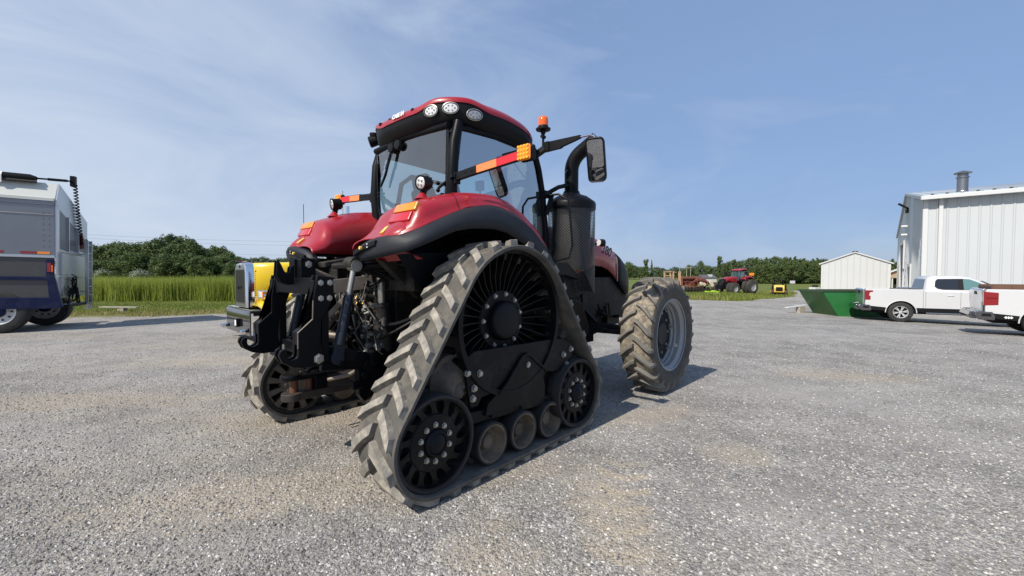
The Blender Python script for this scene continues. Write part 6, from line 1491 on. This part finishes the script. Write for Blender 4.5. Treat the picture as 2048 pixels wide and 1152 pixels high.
h1 = R(-29); c1 = V((15.62, 19.0)); l1 = V((-sin(h1), cos(h1)))
o1 = c1 + l1
P1 = pickup((o1.x, o1.y, gz(16.6, 18.6) + .0), h1, 'white pickup with empty bed and clear side, parked in front of the big white building', 1)
P1.rotation_euler = (0, .0, h1)
mb = MB(); mb.box(1.55, 1.95, -.80, .80, 1.36, 1.47); mb.build('bed_toolbox', ALU, P1, 0, bevel=.02)
MB().bar((.9, -.86, 1.44), (1.95, -.86, 1.47), .05, .03).build('bed_rail', CHROME, P1, 0)
h2 = R(-38); c2 = V((14.58, 13.25)); l2 = V((-sin(h2), cos(h2))); o2 = c2 + l2
P2 = pickup((o2.x, o2.y, gz(15.4, 12.7)), h2, 'white pickup with a brown board frame in its bed, cut off by the right edge', 2)
MR = frame((.95, -1.004, 1.335), (1, 0, 0), (0, 0, 1))
lettering('4X4', 'bed_side_decal', mat('grey_decal', (.22, .16, .17), .5), P2, MR, .10, .001, .3, .004)
mb = MB()
for dx in (-.055, .0, .055): mb.prism([(.55 + dx - .04, .56), (.55 + dx, .60), (.55 + dx + .04, .56), (.55 + dx, .52)], 'xz', -1.0085, -1.0065)
mb.build('mud_flap_emblem', WDECAL, P2, 0)
cr = empty('board_frame', tuple(P2.location), h2, 'brown wooden board frame standing in the bed of the right-hand pickup', 'wooden frame')
mb = MB(); mb.box(.22, 1.95, -.86, -.83, .86, 1.54); mb.box(.22, 1.95, .83, .86, .86, 1.54); mb.box(.20, .23, -.83, .83, .86, 1.50); mb.build('side_board', BROWN, cr, 0)
for x in (.62, 1.2, 1.8): MB().box(x, x + .05, -.885, -.862, .90, 1.55).build('batten', BROWN, cr, 0)
o = tag(MB().box(1.0, 1.8, -.6, -.2, .86, 1.50).build('red_box', REDR, None, 0, bevel=.03), 'red box inside the brown board frame in the pickup bed', 'box'); o.location = P2.location; o.rotation_euler = (0, 0, h2)
# ------------------------------------------------------------------ world, sun, camera
EL = R(44.3); AZ = .8262   # shadows run along the tractor's heading
w = bpy.data.worlds.new('World'); sc.world = w; w.use_nodes = True
nt = w.node_tree; N = nt.nodes; L = nt.links; bg = N['Background']
sky = N.new('ShaderNodeTexSky'); sky.sky_type = 'NISHITA'; sky.sun_disc = False; sky.sun_elevation = EL
sd_ = V((-cos(EL) * cos(AZ), -cos(EL) * sin(AZ), sin(EL)))   # towards the sun
sky.sun_rotation = math.atan2(sd_.x, sd_.y)
sky.altitude = 0; sky.air_density = 1.0; sky.dust_density = SKY_DUST; sky.ozone_density = 1.6
tc = N.new('ShaderNodeTexCoord'); mp = N.new('ShaderNodeMapping'); mp.inputs['Scale'].default_value = (1.0, 1.0, 3.2); mp.inputs['Rotation'].default_value = (.25, .2, .5)
L.new(tc.outputs['Generated'], mp.inputs['Vector'])
no = N.new('ShaderNodeTexNoise'); no.inputs['Scale'].default_value = 1.35; no.inputs['Detail'].default_value = 7; no.inputs['Roughness'].default_value = .55; no.inputs['Distortion'].default_value = .5
L.new(mp.outputs['Vector'], no.inputs['Vector'])
rp = N.new('ShaderNodeMapRange'); rp.inputs['From Min'].default_value = .30; rp.inputs['From Max'].default_value = .78; rp.inputs['To Min'].default_value = .62; rp.inputs['To Max'].default_value = CLOUD
L.new(no.outputs['Fac'], rp.inputs['Value'])
cm = N.new('ShaderNodeMix'); cm.data_type = 'RGBA'; cm.inputs['B'].default_value = CLOUDCOL
L.new(rp.outputs['Result'], cm.inputs['Factor']); L.new(sky.outputs['Color'], cm.inputs['A']); 
n2 = N.new('ShaderNodeTexNoise'); n2.inputs['Scale'].default_value = 2.4; n2.inputs['Detail'].default_value = 8; n2.inputs['Roughness'].default_value = .58; n2.inputs['Distortion'].default_value = .9
m2 = N.new('ShaderNodeMapping'); m2.inputs['Scale'].default_value = (1.0, .8, 2.6); m2.inputs['Rotation'].default_value = (-.3, .5, 1.1); L.new(tc.outputs['Generated'], m2.inputs['Vector']); L.new(m2.outputs['Vector'], n2.inputs['Vector'])
r2 = N.new('ShaderNodeMapRange'); r2.inputs['From Min'].default_value = .47; r2.inputs['From Max'].default_value = .85; r2.inputs['To Max'].default_value = .98
r2.inputs['From Min'].default_value = .12; r2.inputs['From Max'].default_value = .95
sp = N.new('ShaderNodeSeparateXYZ'); L.new(tc.outputs['Generated'], sp.inputs[0])
lm = N.new('ShaderNodeMath'); lm.operation = 'MULTIPLY_ADD'; lm.inputs[1].default_value = -.58; L.new(sp.outputs['X'], lm.inputs[0]); L.new(n2.outputs['Fac'], lm.inputs[2])
lz = N.new('ShaderNodeMath'); lz.operation = 'MULTIPLY_ADD'; lz.inputs[1].default_value = -.55; L.new(sp.outputs['Z'], lz.inputs[0]); L.new(lm.outputs[0], lz.inputs[2]); L.new(lz.outputs[0], r2.inputs['Value'])
c2_ = N.new('ShaderNodeMix'); c2_.data_type = 'RGBA'; c2_.inputs['B'].default_value = (4.7, 5.4, 6.5, 1); L.new(r2.outputs['Result'], c2_.inputs['Factor']); L.new(cm.outputs['Result'], c2_.inputs['A']); L.new(c2_.outputs['Result'], bg.inputs['Color'])
bg.inputs['Strength'].default_value = SKYS
sun = bpy.data.lights.new('sun', 'SUN'); sun.energy = SUNS; sun.angle = R(.53); sun.color = (1.0, .93, .83)
so = bpy.data.objects.new('sun', sun); COL.objects.link(so); so.rotation_euler = sd_.to_track_quat('Z', 'Y').to_euler(); so.location = (-20, -20, 30)
cam = bpy.data.cameras.new('camera'); co = bpy.data.objects.new('camera', cam); COL.objects.link(co)
co.location = (0, 0, 1.674); co.rotation_euler = (PI / 2 - math.atan((576 - 547.2) / 856.7), 0, 0)
cam.sensor_width = 36; cam.lens = 36 * 856.7 / 2048; cam.clip_start = .05; cam.clip_end = 4000
sc.camera = co
sc.view_settings.view_transform = 'Standard'; sc.view_settings.look = 'None'; sc.view_settings.exposure = EXPO; sc.view_settings.gamma = 1
sc.render.resolution_x = 1024; sc.render.resolution_y = 576
sc.render.engine = 'CYCLES'; sc.cycles.max_bounces = 8; sc.cycles.transparent_max_bounces = 24; sc.cycles.use_denoising = True; sc.cycles.denoiser = 'OPENIMAGEDENOISE'; sc.cycles.denoising_input_passes = 'RGB_ALBEDO_NORMAL'; sc.cycles.denoising_prefilter = 'NONE'; sc.cycles.use_adaptive_sampling = False; sc.cycles.sample_clamp_indirect = 4; sc.cycles.caustics_reflective = False; sc.cycles.caustics_refractive = False
